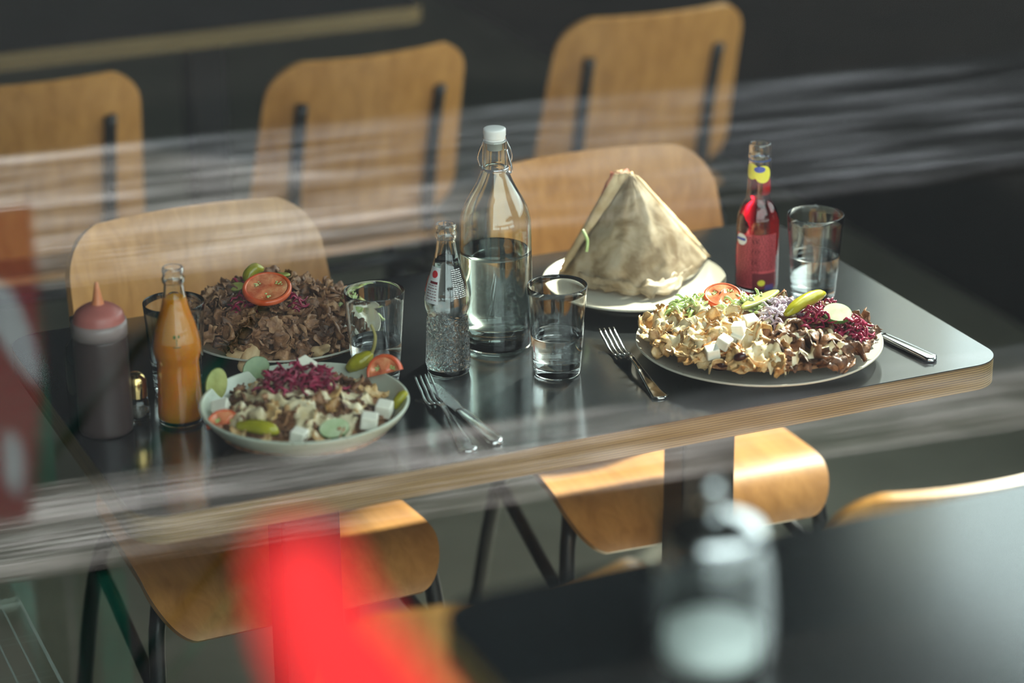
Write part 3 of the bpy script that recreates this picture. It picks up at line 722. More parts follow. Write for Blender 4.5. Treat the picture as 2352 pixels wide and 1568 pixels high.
mesh_obj('wire_collar', tube(col, 0.0011, 6, True), M['steel'], t)
zt = ztop+0.006
for s in (-1, 1):
    a = fa+s*PI/2+0.15; hx, hy = math.cos(a), math.sin(a); fx, fy = math.cos(fa), math.sin(fa)
    hinge = np.array([hx*(rc+0.002), hy*(rc+0.002), zc+0.002])
    lev_p = bend_path([hinge, hinge+[hx*0.003, hy*0.003, 0.014], (hx*0.0140, hy*0.0140, zt-0.006), (hx*0.0135, hy*0.0135, zt), (hx*0.009, hy*0.009, zt+0.001)], 5)
    mesh_obj('wire_bail', tube(lev_p, 0.0011, 6), M['steel'], t)
a = fa+PI/2-0.2; hx, hy = math.cos(a), math.sin(a)
mesh_obj('wire_lever', tube(bend_path([(hx*0.0150, hy*0.0150, zc+0.024), (hx*0.0185, hy*0.0185, zc+0.012), (hx*0.0215, hy*0.0215, zc-0.001), (hx*0.0200, hy*0.0200, zc-0.006), (hx*0.0170, hy*0.0170, zc-0.004)], 5), 0.0014, 6), M['steel'], t)

# red lemonade bottle
P = on_table(1737, 657)
rows = [(657, 44), (653, 47.5), (640, 48.5), (560, 48.5), (505, 48), (488, 45.5), (474, 40), (463, 33), (453, 28.5), (440, 27.5), (400, 26), (375, 25), (364, 24.3)]
prof = [(max(z, 0.0), r) for z, r in profile_px(P, rows)]; prof[0] = (0.0, prof[0][1])
top = profile_px(P, [(360, 26), (355, 26.5), (350, 25), (340, 25.3), (331, 25), (328, 23)])
prof = smooth_profile(prof+top, 3); rf = radius_fn(prof); fa = facing(P)
t = thing('lemonade_bottle', 'opened red lemonade bottle with yellow neck print, beside a water glass', 'bottle', P)
mesh_obj('bottle_glass', lathe(shell(prof, 0.0022, 0.006), 64), M['glass'], t)
Z = lambda y: z_on_axis(P, y)-TZ
mesh_obj('drink', lathe(filling(prof, 0.0022, 0.006, Z(400)), 64), M['red_drink'], t)
mesh_obj('neck_print', merge(surf_disc(rf, Z(388), fa-0.75, 0.011, 0.75, 0.0005), surf_disc(rf, Z(393), fa+0.35, 0.012, 0.78, 0.0006)), M['yellow_print'], t)
mesh_obj('neck_emblem', surf_disc(rf, Z(382), fa+0.02, 0.0042, 0.5, 0.0011), M['blue_print'], t)
mesh_obj('neck_band', surf_patch(rf, Z(366), Z(362), 0, 2*PI, 0.0004, 2, 40), M['bottle_rim_blue'], t)
lb = mesh_obj('back_label', surf_patch(rf, Z(646), Z(525), fa-1.15, fa+1.0, 0.0006, 10, 24), M['pink_print'], t)
lb2 = mesh_obj('label_lower', surf_patch(rf, Z(647), Z(612), fa-0.2, fa+0.95, 0.0010, 4, 16), M['dark_print'], lb)
mesh_obj('label_text', merge(text_lines(rf, Z(640), Z(530), fa-1.05, fa+0.1, 0.0026, 0.0013, 0.0012, seed=8), text_lines(rf, Z(606), Z(526), fa-0.25, fa+0.95, 0.0022, 0.0013, 0.0012, seed=9)), M['dark_print'], lb)
mesh_obj('label_emblem', surf_disc(rf, Z(538), fa-0.80, 0.008, 0.30, 0.0016), M['white_print'], lb)
mesh_obj('label_emblem_band', surf_patch(rf, Z(540), Z(534), fa-1.08, fa-0.56, 0.0021, 2, 8), M['blue_print'], lb)
mesh_obj('label_dot', surf_disc(rf, Z(633), fa+0.22, 0.0042, 0.17, 0.0016), M['yellow_print'], lb)
mesh_obj('barcode', merge(*[surf_patch(rf, Z(650), Z(638), fa+0.40+0.05*k, fa+0.425+0.05*k, 0.0016, 2, 2) for k in range(9)]), M['blue_print'], lb)

# squeeze bottle, vinegar bottle, pepper shaker at the table's end
P = on_table(245, 986)
rows = [(986, 57), (981, 61.5), (960, 62.5), (900, 62.5), (830, 62.5), (790, 62.5), (768, 61)]
prof = [(max(z, 0), r) for z, r in profile_px(P, rows)]
t = thing('squeeze_bottle', 'plastic squeeze bottle of sauce with a pink-red pointed cap', 'bottle', P)
mesh_obj('body', lathe([(0, 0)]+smooth_profile(prof, 3)+[(prof[-1][0], 0)], 48), M['sauce_bottle'], t)
c_ = profile_px(P, [(768, 63.5), (748, 64), (735, 63)])
mesh_obj('cap_band', lathe([(c_[0][0], 0.02)]+c_+[(c_[-1][0], 0.02)], 48), M['band_plastic'], t)
c_ = profile_px(P, [(736, 60), (718, 56), (708, 45), (700, 30), (697, 19)])
mesh_obj('cap', lathe(smooth_profile(c_, 3)+[(c_[-1][0], 0)], 48), M['cap_plastic'], t)
c_ = profile_px(P, [(700, 16), (690, 12.5), (665, 7), (648, 3.5)])
mesh_obj('nozzle', lathe(c_+[(c_[-1][0], 0)], 24), M['nozzle_plastic'], t)
P = on_table(196, 925)
t = thing('vinegar_bottle', 'dark glass bottle half hidden behind the squeeze bottle', 'bottle', P)
pr = [(0, 0), (0, 0.019), (0.003, 0.021), (0.06, 0.021), (0.075, 0.018), (0.085, 0.011), (0.098, 0.0095)]
mesh_obj('bottle_glass', lathe(pr+[(0.098, 0.0)], 40), M['dark_glass'], t)
mesh_obj('cap', lathe([(0.096, 0.0), (0.096, 0.012), (0.112, 0.0115), (0.114, 0.0)], 32), M['steel'], t)
P = on_table(318, 968)
t = thing('pepper_shaker', 'small glass shaker with a shiny rounded cap beside the orange bottle', 'shaker', P)
mesh_obj('jar', lathe([(0, 0), (0, 0.0125), (0.002, 0.0145), (0.02, 0.0150), (0.035, 0.0125), (0.035, 0.0110), (0.02, 0.0132), (0.005, 0.0125), (0.005, 0)], 40), M['glass'], t)
mesh_obj('ground_pepper', lathe([(0.0052, 0), (0.0052, 0.012), (0.018, 0.0129), (0.019, 0.0)], 32), M['pepper_corn'], t)
mesh_obj('cap', lathe(smooth_profile([(0.034, 0.0134), (0.046, 0.0136), (0.056, 0.0120), (0.062, 0.0070), (0.064, 0.0)], 4), 40), M['chrome_gold_tint'], t)

# sugar dispenser on the bar table
P = at(1632, 1530, BAR_Z)
t = thing('sugar_dispenser', 'glass sugar dispenser with chrome pouring spout on the tall bar table', 'dispenser', P)
pr = smooth_profile([(0.0, 0.038), (0.004, 0.042), (0.03, 0.043), (0.06, 0.042), (0.085, 0.040), (0.098, 0.036), (0.104, 0.034)], 4)
fl = [(z, r*(1+0.0)) for z, r in pr]
v, f = lathe(shell(fl, 0.003, 0.007), 72)
v = [(x*(1+0.02*math.cos(12*math.atan2(y, x))), y*(1+0.02*math.cos(12*math.atan2(y, x))), z) for x, y, z in v]
mesh_obj('jar', (v, f), M['glass'], t)
mesh_obj('sugar', lathe([(0.008, 0), (0.008, 0.034), (0.030, 0.0375), (0.034, 0.030), (0.038, 0.0)], 48), M['sugar'], t)
mesh_obj('lid', lathe(smooth_profile([(0.100, 0.0362), (0.110, 0.0368), (0.116, 0.030), (0.122, 0.014), (0.124, 0.0075)], 4), 48), M['steel'], t)
mesh_obj('spout', tube(bend_path([(0, 0, 0.118), (0, 0, 0.135), (-0.003, 0.002, 0.147)], 4), [0.0075]*4+[0.0068]*4+[0.006]*1, 20), M['steel'], t)

# ------------------------------------------------------------------ dishes
def dish(name, label, P, prof, mat, wob=0.0, seed=0.0, cat='plate', n=96, tilt=None):
    t = thing(name, label, cat, P)
    v, f = lathe(prof, n)
    if wob:
        out = []
        for x, y, z in v:
            a = math.atan2(y, x); k = 1+wob*(0.6*math.sin(2*a+seed)+0.4*math.sin(3*a+1.7*seed))
            rr = math.hypot(x, y); dz = 0.25*wob*rr*math.sin(2*a+seed*0.7)*min(1, max(0, (rr-0.06)/0.06))
            out.append((x*k, y*k, z+dz))
        v = out
    return t, v, f
# salad bowl
BW = at(703, 1016, TZ); RB = 0.1225
bprof = smooth_profile([(0.000, 0.042), (0.001, 0.046), (0.005, 0.046), (0.008, 0.050), (0.014, 0.072), (0.024, 0.095), (0.038, 0.113), (0.0505, RB-0.0005), (0.0525, RB-0.0015), (0.0520, RB-0.0042), (0.040, 0.1095), (0.026, 0.092), (0.017, 0.070), (0.012, 0.045), (0.011, 0.02), (0.011, 0.0)], 4)
t, v, f = dish('salad_bowl', 'pale green stoneware bowl of salad with kebab, sauce and red cabbage', BW, [(0.003, 0.0), (0.003, 0.040)]+bprof, M['bowl'], 0.006, 0.4, 'bowl')
mesh_obj('bowl', (v, f), M['bowl'], t)
def flat_plate(px, py, R, label, wob, seed, rim=0.022):
    P = at(px, py, TZ+0.018); P[2] = TZ
    pr = smooth_profile([(0.000, 0.55*R), (0.001, 0.60*R), (0.005, 0.61*R), (0.007, 0.66*R), (0.012, 0.85*R), (rim-0.003, 0.985*R), (rim-0.001, R), (rim+0.0005, 0.995*R), (rim-0.001, 0.972*R), (0.015, 0.85*R), (0.0105, 0.70*R), (0.009, 0.5*R), (0.009, 0.0)], 4)
    t, v, f = dish('dinner_plate', label, P, [(0.002, 0.0), (0.002, 0.53*R)]+pr, M['plate'], wob, seed)
    mesh_obj('plate', (v, f), M['plate'], t); return P, R
PM, RM = flat_plate(1743, 784, 0.1555, 'large speckled stoneware plate heaped with mixed meat, feta and garnish', 0.012, 1.1)
PK, RK = flat_plate(648, 752, 0.1270, 'stoneware plate heaped with brown kebab meat and a tomato slice', 0.010, 2.3)
PP, RP = flat_plate(1457, 645, 0.1235, 'speckled stoneware plate under the paper-wrapped flatbread', 0.016, 0.6)

# ------------------------------------------------------------------ cutlery (local +x runs from the handle end to the tip)
def place_cutlery(o, end, tip):
    a = at(end[0], end[1], TZ); b = at(tip[0], tip[1], TZ); d = b-a
    o.location = (a[0], a[1], TZ); o.rotation_euler = (0, 0, math.atan2(d[1], d[0])); return float(np.hypot(d[0], d[1]))
def handle_sheet(L, rows, thick):
    G = []
    for t_, hw, z in rows:
        row = []
        for j in range(7):
            s = -1+2*j/6; row.append((t_*L, s*hw, z-0.0012*(1-s*s)*0.6))
        G.append(row)
    return sheet(np.array(G), np.full((len(rows), 7), thick))
def fork(label, end, tip, group=None):
    t = thing('fork', label, 'fork', (0, 0, 0), 0, group); L = place_cutlery(t, end, tip); L = max(0.17, min(0.21, L))
    rows = []
    for u in np.linspace(0, 1, 30):
        if u < 0.06: hw = 0.0105*math.sqrt(1-((0.06-u)/0.0605)**2)+0.0012
        else: hw = 0.0105+(0.0033-0.0105)*min(1, (u-0.06)/0.55)**0.8
        if u > 0.80: hw = 0.0033+(0.0115-0.0033)*(0.5-0.5*math.cos(PI*(u-0.80)/0.20))
        z = float(np.interp(u, [0, 0.15, 0.35, 0.6, 0.76, 0.88, 0.95, 1.0], [0.0022, 0.0030, 0.0062, 0.0120, 0.0140, 0.0105, 0.0060, 0.0036]))
        rows.append((u*0.70, hw, z))
    mesh_obj('handle', handle_sheet(L, rows, 0.0021), M['steel'], t)
    z0 = rows[-1][2]
    for k in range(4):
        y0 = -0.0090+0.0060*k
        G = []
        for u in np.linspace(0, 1, 12):
            hw = 0.0018*(1-0.45*u); z = z0-0.0024*math.sin(PI*min(1, u*1.7))+0.0125*u*u
            G.append([((0.695+0.305*u)*L, y0*(1+0.06*u)+s*hw, z) for s in (-1, 0, 1)])
        mesh_obj('tine', sheet(np.array(G), 0.0018), M['steel'], t)
    return t
def knife(label, end, tip, group=None):
    t = thing('table_knife', label, 'knife', (0, 0, 0), 0, group); L = place_cutlery(t, end, tip); L = max(0.19, min(0.225, L))
    rows = []
    for u in np.linspace(0, 1, 20):
        hw = 0.0095*math.sqrt(max(0.03, 1-((0.05-u)/0.0505)**2)) if u < 0.05 else 0.0095-(0.0095-0.0055)*(u-0.05)/0.95
        rows.append((u*0.53, hw, 0.0040))
    G = handle_sheet(L, rows, 0.0055); mesh_obj('handle', G, M['steel'], t)
    rows = []
    for u in np.linspace(0, 1, 24):
        hw = 0.0052+0.0045*math.sin(PI*min(1, u*1.15+0.10)*0.62)
        if u > 0.8: hw *= math.sqrt(max(0.02, 1-((u-0.8)/0.202)**2))
        rows.append((0.53+0.47*u, hw, 0.0032))
    mesh_obj('blade', handle_sheet(L, rows, 0.0014), M['blade'], t); return t
fork('steel fork beside the salad bowl, lying next to a knife', (1078, 1040), (950, 860))
knife('steel knife with stippled blade lying next to the fork by the salad bowl', (1142, 1024), (985, 884))
fork('steel fork lying alone between a water glass and the mixed meat plate', (1520, 918), (1362, 748))
knife('steel knife tucked under the rim of the mixed meat plate', (2145, 832), (1972, 752))

# ------------------------------------------------------------------ food
SR = np.array([math.cos(YAW), -math.sin(YAW), 0.0])       # across the picture
SD = np.array([math.sin(YAW), math.cos(YAW), 0.0])        # away from the window
def sd(P, s, d, z): return np.array([P[0], P[1], 0.0])+SR*s+SD*d+np.array([0, 0, z])
def shaving(seed, L, Wd, curl, thick=0.0024, rough=0.0034, nu=10, nv=6):
    r_ = random.Random(seed); G = np.zeros((nu, nv, 3)); tw = r_.uniform(-0.8, 0.8); R = L/max(abs(curl), 0.2)*(1 if curl > 0 else -1)
    for i in range(nu):
        u = -0.5+i/(nu-1); a = u*abs(curl)
        for j in range(nv):
            v = -0.5+j/(nv-1); w = Wd*(0.75+0.45*math.cos(PI*u*0.9))*(1+0.25*r_.uniform(-1, 1)*(abs(v) > 0.4))
            p = Vector((R*math.sin(a) if abs(curl) > 0.2 else u*L, v*w, R*(1-math.cos(a)) if abs(curl) > 0.2 else 0))
            p.rotate(Matrix.Rotation(tw*u, 3, 'X'))
            nz = nvec(p*85+Vector((seed*3.3, 0, 0)))
            G[i, j] = p+nz*rough*1.6+Vector((0, 0, 0.002*math.sin(v*9+seed)))
    th = np.full((nu, nv), thick); th[0] *= 0.3; th[-1] *= 0.3; th[:, 0] *= 0.4; th[:, -1] *= 0.4
    return sheet(G, th)
class Pile:
    """collects what lies in a dish so that later pieces can be laid on top"""
    def __init__(self): self.V, self.F = [], []; self.tree = None
    def add(self, obj):
        M4 = np.array(world_of(obj)); me = obj.data; n = len(self.V)
        co = np.empty(len(me.vertices)*3); me.vertices.foreach_get('co', co); co = co.reshape(-1, 3)
        self.V += (co@M4[:3, :3].T+M4[:3, 3]).tolist(); self.F += [tuple(i+n for i in p.vertices) for p in me.polygons]; self.tree = None
    def bvh(self):
        if self.tree is None: self.tree = BVHTree.FromPolygons(self.V, self.F)
        return self.tree
    def hit(self, px, py):
        h = self.bvh().ray_cast(Vector(CAM), Vector(ray(px, py)).normalized())
        return (np.array(h[0]), np.array(h[1])) if h[0] is not None else (at(px, py, TZ+0.03), np.array([0, 0, 1.0]))
    def top(self, x, y):
        h = self.bvh().ray_cast(Vector((x, y, TZ+0.4)), Vector((0, 0, -1)))
        return h[0].z if h[0] is not None else TZ
def world_of(o):
    m_ = Matrix.LocRotScale(o.location, o.rotation_euler, o.scale)
    return world_of(o.parent)@m_ if o.parent else m_
def add_children(pile, root):
    for ch in root.children:
        if ch.type == 'MESH': pile.add(ch)
def mound(name, label, P, hfun, R, mat, res=44):
    V, Fc = [], []; na = 110
    while hfun(R, 0) is None: R -= 0.0005
    for i in range(res+1):
        for j in range(na):
            a_ = 2*PI*j/na; rr = R*i/res*(1+0.012*math.sin(5*a_)*i/res-0.013*i/res); s, d = rr*math.cos(a_), rr*math.sin(a_); h = hfun(s, d)
            p = SR*s+SD*d; V.append((p[0], p[1], h+(noise.noise(Vector((s*60, d*60, 3.0)))*0.004+noise.noise(Vector((s*150, d*150, 8.0)))*0.005 if i < res-1 else -0.002)))
    for i in range(res):
        for j in range(na):
            Fc.append((i*na+j, (i+1)*na+j, (i+1)*na+(j+1) % na, i*na+(j+1) % na))
    o = mesh_obj(name, (V, Fc), mat, None, (P[0], P[1], TZ)); tag(o, label, 'food', None, 'stuff'); return o
def scatter(P, n, region, hfun, mind, r_):
    out = []; tries = 0
    while len(out) < n and tries < 14000:
        tries += 1; s, d = r_.uniform(-0.16, 0.16), r_.uniform(-0.16, 0.16)
        if not region(s, d): continue
        if any((s-a)**2+(d-b)**2 < mind*mind for a, b in out): continue
        out.append((s, d))
    return out
def shavings(pile, P, variants, spots, hfun, labels, group, r_, tilt=0.7, sc=(0.8, 1.25), lift=0.004):
    for s, d in spots:
        e = 0.01; h = hfun(s, d) or 0.012
        hs = ((hfun(s+e, d) or h)-(hfun(s-e, d) or h))/(2*e); hd = ((hfun(s, d+e) or h)-(hfun(s, d-e) or h))/(2*e)
        nrm = Vector(-SR*hs-SD*hd+np.array([0, 0, 1.0])).normalized()
        q = nrm.to_track_quat('Z', 'Y').to_matrix()@Matrix.Rotation(r_.uniform(0, 2*PI), 3, 'Z')@Matrix.Rotation(r_.gauss(0, tilt), 3, 'X')@Matrix.Rotation(r_.gauss(0, tilt*0.6), 3, 'Y')
        me = r_.choice(variants); o = bpy.data.objects.new(me.name.split('.')[0], me); COL.objects.link(o)
        p = sd(P, s, d, TZ+h+lift*r_.uniform(0.2, 1.6)); o.location = p.tolist(); o.rotation_euler = q.to_euler(); k = r_.uniform(*sc); o.scale = (k, k, k)
        lab_ = min(labels, key=lambda q_: (q_[0]-s)**2+(q_[1]-d)**2)[2]
        tag(o, lab_, 'meat', group); pile.add(o)
def variants(mat, name, n, L, Wd, curl, seed):
    out = []
    for k in range(n):
        r_ = random.Random(seed+k); me_o = shaving(seed+k, r_.uniform(*L), r_.uniform(*Wd), r_.uniform(*curl)*r_.choice((-1, 1, 1)))
        me = bpy.data.meshes.new(name); me.from_pydata([tuple(v) for v in me_o[0]], [], me_o[1]); me.materials.append(mat)
        me.polygons.foreach_set('use_smooth', [True]*len(me.polygons)); me.update(); out.append(me)
    return out
def gauss_blur(A, k):
    for _ in range(k):
        B = np.pad(A, 1, mode='edge'); A = (B[:-2, 1:-1]+B[2:, 1:-1]+B[1:-1, :-2]+B[1:-1, 2:]+2*B[1:-1, 1:-1])/6
    return A
def sauce(name, label, pile, P, R, cover, mat, res=0.0017, thick=0.0035, blur=3, seed=0.0):
    n = int(2*R/res)+1; h = np.zeros((n, n)); m_ = np.zeros((n, n)); XY = np.zeros((n, n, 2))
    for i in range(n):
        for j in range(n):
            s, d = -R+i*res, -R+j*res; p = sd(P, s, d, 0); XY[i, j] = p[:2]
            c = cover(s, d); m_[i, j] = c
            h[i, j] = pile.top(p[0], p[1]) if c > -0.35 else TZ+0.02
    hs = gauss_blur(h, blur)
    t_ = np.where(m_ > 0, thick*np.sqrt(np.clip(m_/0.35, 0, 1)), -0.002)
    Z = hs+t_-TZ; V, Fc, idx = [], [], {}
    live = m_ > -0.08
    for i in range(n-1):
        for j in range(n-1):
            if (m_[i:i+2, j:j+2] > 0).any() and live[i:i+2, j:j+2].all():
                q = []
                for a, b in ((i, j), (i+1, j), (i+1, j+1), (i, j+1)):
                    if (a, b) not in idx:
                        idx[a, b] = len(V); V.append((XY[a, b, 0]-P[0], XY[a, b, 1]-P[1], Z[a, b]))
                    q.append(idx[a, b])
                Fc.append(tuple(q))
    o = mesh_obj(name, (V, Fc), mat, None, (P[0], P[1], TZ)); tag(o, label, 'sauce', None, 'stuff'); pile.add(o); return o
def nz(s, d, f, k=0.0): return noise.noise(Vector((s*f+k, d*f-k*0.7, k*1.3)))
def ribbons(name, label, cat, pile, spots_px, mat, per, L, r0, spread, r_, flat=0.5, up=0.006, parent=None):
    parts = []
    for (px, py) in spots_px:
        c, _n = pile.hit(px, py)
        for _ in range(per):
            o = np.array([r_.gauss(0, spread), r_.gauss(0, spread), 0]); a = r_.uniform(0, 2*PI); l = r_.uniform(*L); k = r_.uniform(-1.6, 1.6); el = r_.gauss(0, 0.45)
            x, y = c[0]+o[0], c[1]+o[1]; z = max(pile.top(x, y), c[2]-0.012)+r_.uniform(0, up); pts = []
            for i in range(6):
                t_ = (i/5-0.5)*l; ang = a+k*(i/5-0.5)
                pts.append((x+t_*math.cos(ang), y+t_*math.sin(ang), z+abs(t_)*0.0+t_*math.sin(el)*0.6+0.003*math.sin(i*1.3+a)))
            v, f = tube(pts, [r0*0.6]+[r0*r_.uniform(0.8, 1.2)]*4+[r0*0.5], 5); parts.append((v, f))
    V, Fc = merge(*parts); c0 = np.mean(np.array(V), axis=0); V = (np.array(V)-c0).tolist()
    o = mesh_obj(name, (V, Fc), mat, None, c0); tag(o, label, cat, None, 'stuff'); pile.add(o); return o
def lay(o, pos, normal=(0, 0, 1), spin=0.0, off=0.0, sink=0.0):
    n_ = Vector([float(v) for v in normal]).normalized(); q = n_.to_track_quat('Z', 'Y').to_matrix()@Matrix.Rotation(spin, 3, 'Z')
    o.rotation_euler = q.to_euler(); p = Vector([float(v) for v in pos])+n_*off; o.location = p; return o
UPV = np.array([0, 0, 1.0]); TOCAM = -SD
def lean(k, side=0.0): return UPV*(1-abs(k))+TOCAM*k+SR*side
FG = 'feta cubes'
def feta(pile, px, py, label, size=0.018, spin=0.3, nrm=None, group=None):
    p, n_ = pile.hit(px, py+10); me = bevel_box(-size/2, size/2, -size/2, size/2, -size*0.42, size*0.42, 0.0016, 2)
    v = [(x*(1+0.05*math.sin(y*500+px)), y*(1+0.05*math.sin(z*400+py)), z) for x, y, z in me[0]]
    o = mesh_obj('feta_cube', (v, me[1]), M['feta'], None, smooth=False); lay(o, p, n_*0.4+UPV if nrm is None else nrm, spin, size*0.30); tag(o, label, 'feta', group); pile.add(o); return o
def tomato_slice(label, p, nrm, spin, R=0.024, th=0.007, half=False):
    t = thing('tomato_slice' if not half else 'tomato_wedge', label, 'tomato', (0, 0, 0)); a1 = PI if half else 2*PI; n = 40
    def ring(r, z): return [(r*math.cos(a1*i/n), r*math.sin(a1*i/n), z) for i in range(n+1)]
    G = [ring(R*0.94, -th/2), ring(R, -th*0.3), ring(R*1.01, 0), ring(R, th*0.3), ring(R*0.94, th/2), ring(R*0.84, th*0.45), ring(R*0.84, -th*0.45), ring(R*0.94, -th/2)]
    V = [p_ for g_ in G for p_ in g_]; m1 = n+1
    Fc = [(i*m1+j, i*m1+j+1, (i+1)*m1+j+1, (i+1)*m1+j) for i in range(len(G)-1) for j in range(n)]
    mesh_obj('skin', (V, Fc), M['tomato'], t)
    V, Fc = [], []
    for sgn in (1, -1):
        base = len(V)
        for k in range(9):
            r = R*0.86*k/8
            for j in range(n+1):
                a = a1*j/n; cav = max(0, math.sin(3*a+0.6))*math.exp(-((k/8-0.58)/0.22)**2)
                V.append((r*math.cos(a), r*math.sin(a), sgn*(th*0.42-cav*th*0.46)))
        for k in range(8):
            for j in range(n):
                q = (base+k*m1+j, base+(k+1)*m1+j, base+(k+1)*m1+j+1, base+k*m1+j+1); Fc.append(q if sgn > 0 else q[::-1])
    mesh_obj('flesh', (V, Fc), M['tomato_flesh'], t)
    parts = []
    r_ = random.Random(3)
    for lobe in range(3):
        ac = (PI/2-0.6+2*PI*lobe)/3
        if half and not 0.2 < ac < PI-0.2: continue
        for _ in range(7):
            a = ac+r_.gauss(0, 0.22); r = R*(0.55+r_.gauss(0, 0.09))
            parts.append(move(blob(0.0016, 0.0011, 0.0008, 8, 5), (r*math.cos(a), r*math.sin(a), th*0.18)))
    if parts: mesh_obj('seeds', merge(*parts), M['lettuce'], t)['kind'] = 'stuff'
    lay(t, p, nrm, spin); return t
def pepper(label, pts, rads, stem=None, cat='pepper', mat='pepper'):
    pts = [np.asarray(q, float) for q in pts]; c0 = np.mean(pts, axis=0); c0[2] = min(q[2] for q in pts)
    t = thing('pickled_pepper', label, cat, c0)
    path = bend_path([q-c0 for q in pts], 6); R = np.interp(np.linspace(0, 1, len(path)), np.linspace(0, 1, len(rads)), rads)
    v, f = tube(path, list(R), 14); v = [tuple(np.array(q)+np.array(nvec(Vector(q)*140))*0.0007) for q in v]
    mesh_obj('pod', (v, f), M[mat], t)
    if stem is not None:
        sp = bend_path([np.asarray(q, float)-c0 for q in stem], 6); mesh_obj('stem', tube(sp, list(np.linspace(0.0024, 0.0015, len(sp))), 8), M['stem'], t)
    return t
def cuke(label, p, nrm, spin, rx=0.018, ry=0.013, th=0.004, name='cucumber_slice', flesh='cucumber', skin='cucumber_skin', cat='cucumber'):
    t = thing(name, label, cat, (0, 0, 0)); n = 32
    def ell(k, z): return [(rx*k*math.cos(2*PI*i/n), ry*k*math.sin(2*PI*i/n), z) for i in range(n)]
    G = [ell(0.96, -th/2), ell(1.0, -th*0.3), ell(1.0, th*0.3), ell(0.96, th/2)]; V = [q for g_ in G for q in g_]
    mesh_obj('rind', (V, [(i*n+j, i*n+(j+1) % n, (i+1)*n+(j+1) % n, (i+1)*n+j) for i in range(3) for j in range(n)]), M[skin], t)
    V = ell(0.97, th*0.48)+[(0, 0, th*0.56)]+ell(0.97, -th*0.48)+[(0, 0, -th*0.56)]
    Fc = [(j, (j+1) % n, n) for j in range(n)]+[(n+1+(j+1) % n, n+1+j, 2*n+1) for j in range(n)]
    mesh_obj('flesh', (V, Fc), M[flesh], t); lay(t, p, nrm, spin); return t

# ---- plate of mixed meat
r_ = random.Random(11)
def h_mix(s, d):
    rr = math.hypot(s, d)
    if rr > 0.150: return None
    k = max(0.0, 1-(s/0.152)**2-((d+0.016)/0.135)**2)
    return 0.011+0.008*(rr/0.14)**2+0.046*k**0.60
def in_mix(s, d): return math.hypot(s, d) < 0.1455 and d < 0.052-0.28*s and d > -0.14
pm_pile = Pile(); add_children(pm_pile, [o for o in bpy.data.objects if o.get('label', '').startswith('large speckled')][0])
pm_pile.add(mound('meat_bed', 'bed of chopped food under the mixed meat shavings', PM, lambda s, d: None if math.hypot(s, d) > 0.136 else h_mix(s, d)-0.006, 0.14, M['kebab']))
chick = variants(M['chicken'], 'chicken_shaving', 7, (0.022, 0.040), (0.011, 0.019), (0.3, 2.6), 100)
beef = variants(M['beef'], 'beef_shaving', 7, (0.024, 0.042), (0.012, 0.022), (0.5, 3.0), 200)
crust = variants(M['fries'], 'crust_shaving', 3, (0.018, 0.028), (0.010, 0.014), (0.2, 1.2), 300)
split = lambda s, d: s < -0.018-0.40*(d+0.03)
shavings(pm_pile, PM, chick, scatter(PM, 95, lambda s, d: in_mix(s, d) and split(s, d), h_mix, 0.0095, r_), h_mix, [(-0.03, 0.0, 'pale golden chicken shaving next to the row of feta cubes on the mixed meat plate'), (-0.12, -0.03, 'pale golden chicken shaving at the fork side of the mixed meat plate'),
         (-0.06, 0.06, 'pale golden chicken shaving next to the tomato slice on the mixed meat plate'), (-0.06, -0.11, 'pale golden chicken shaving at the window-side rim of the mixed meat plate')], 'chicken shavings on the mixed meat plate', r_)
shavings(pm_pile, PM, beef, scatter(PM, 85, lambda s, d: in_mix(s, d) and not split(s, d), h_mix, 0.0105, r_), h_mix, [(0.09, 0.02, 'dark beef shaving next to the red cabbage on the mixed meat plate'), (0.12, -0.05, 'dark beef shaving at the knife side of the mixed meat plate'),
         (0.03, 0.0, 'dark beef shaving next to the green pepper on the mixed meat plate'), (0.04, -0.10, 'dark beef shaving at the window-side rim of the mixed meat plate')], 'beef shavings on the mixed meat plate', r_)
shavings(pm_pile, PM, crust, [(-0.055, -0.106), (-0.038, -0.112), (-0.072, -0.096), (-0.022, -0.118)], h_mix, [(0, 0, 'orange crisp crust near the kidney beans on the mixed meat plate')], 'crisp crusts on the mixed meat plate', r_, 0.3)
ring_ = [(0.138*math.cos(a_), 0.138*math.sin(a_)) for a_ in np.linspace(PI*1.02, PI*1.98, 22)]+[(0.124*math.cos(a_), 0.124*math.sin(a_)) for a_ in np.linspace(PI*1.04, PI*1.95, 20)]
lab_c = [(0, 0, 'small golden chicken shaving along the rim of the mixed meat plate')]; lab_b = [(0, 0, 'small dark beef shaving along the rim of the mixed meat plate')]
shavings(pm_pile, PM, chick, [q_ for q_ in ring_ if split(*q_)], h_mix, lab_c, 'chicken shavings on the mixed meat plate', r_, 0.5, (0.5, 0.85), 0.003)
shavings(pm_pile, PM, beef, [q_ for q_ in ring_ if not split(*q_)], h_mix, lab_b, 'beef shavings on the mixed meat plate', r_, 0.5, (0.5, 0.85), 0.003)
def cov_mix(s, d):
    if not in_mix(s, d) or math.hypot(s, d) > 0.136: return -1
    if split(s, d): return 0.24-0.30+0.55*nz(s, d, 55, 2.0)+0.30*nz(s, d, 130, 5.0)+0.13
    a = s*0.86+d*0.5; w = math.sin((s*0.50-d*0.86)*210+5.5*nz(s, d, 22, 1.0))
    return 0.50*w-0.20+0.45*nz(s, d, 60, 4.0)
sauce('yoghurt_sauce', 'creamy sauce poured over the mixed meat plate', pm_pile, PM, 0.142, cov_mix, M['sauce'])
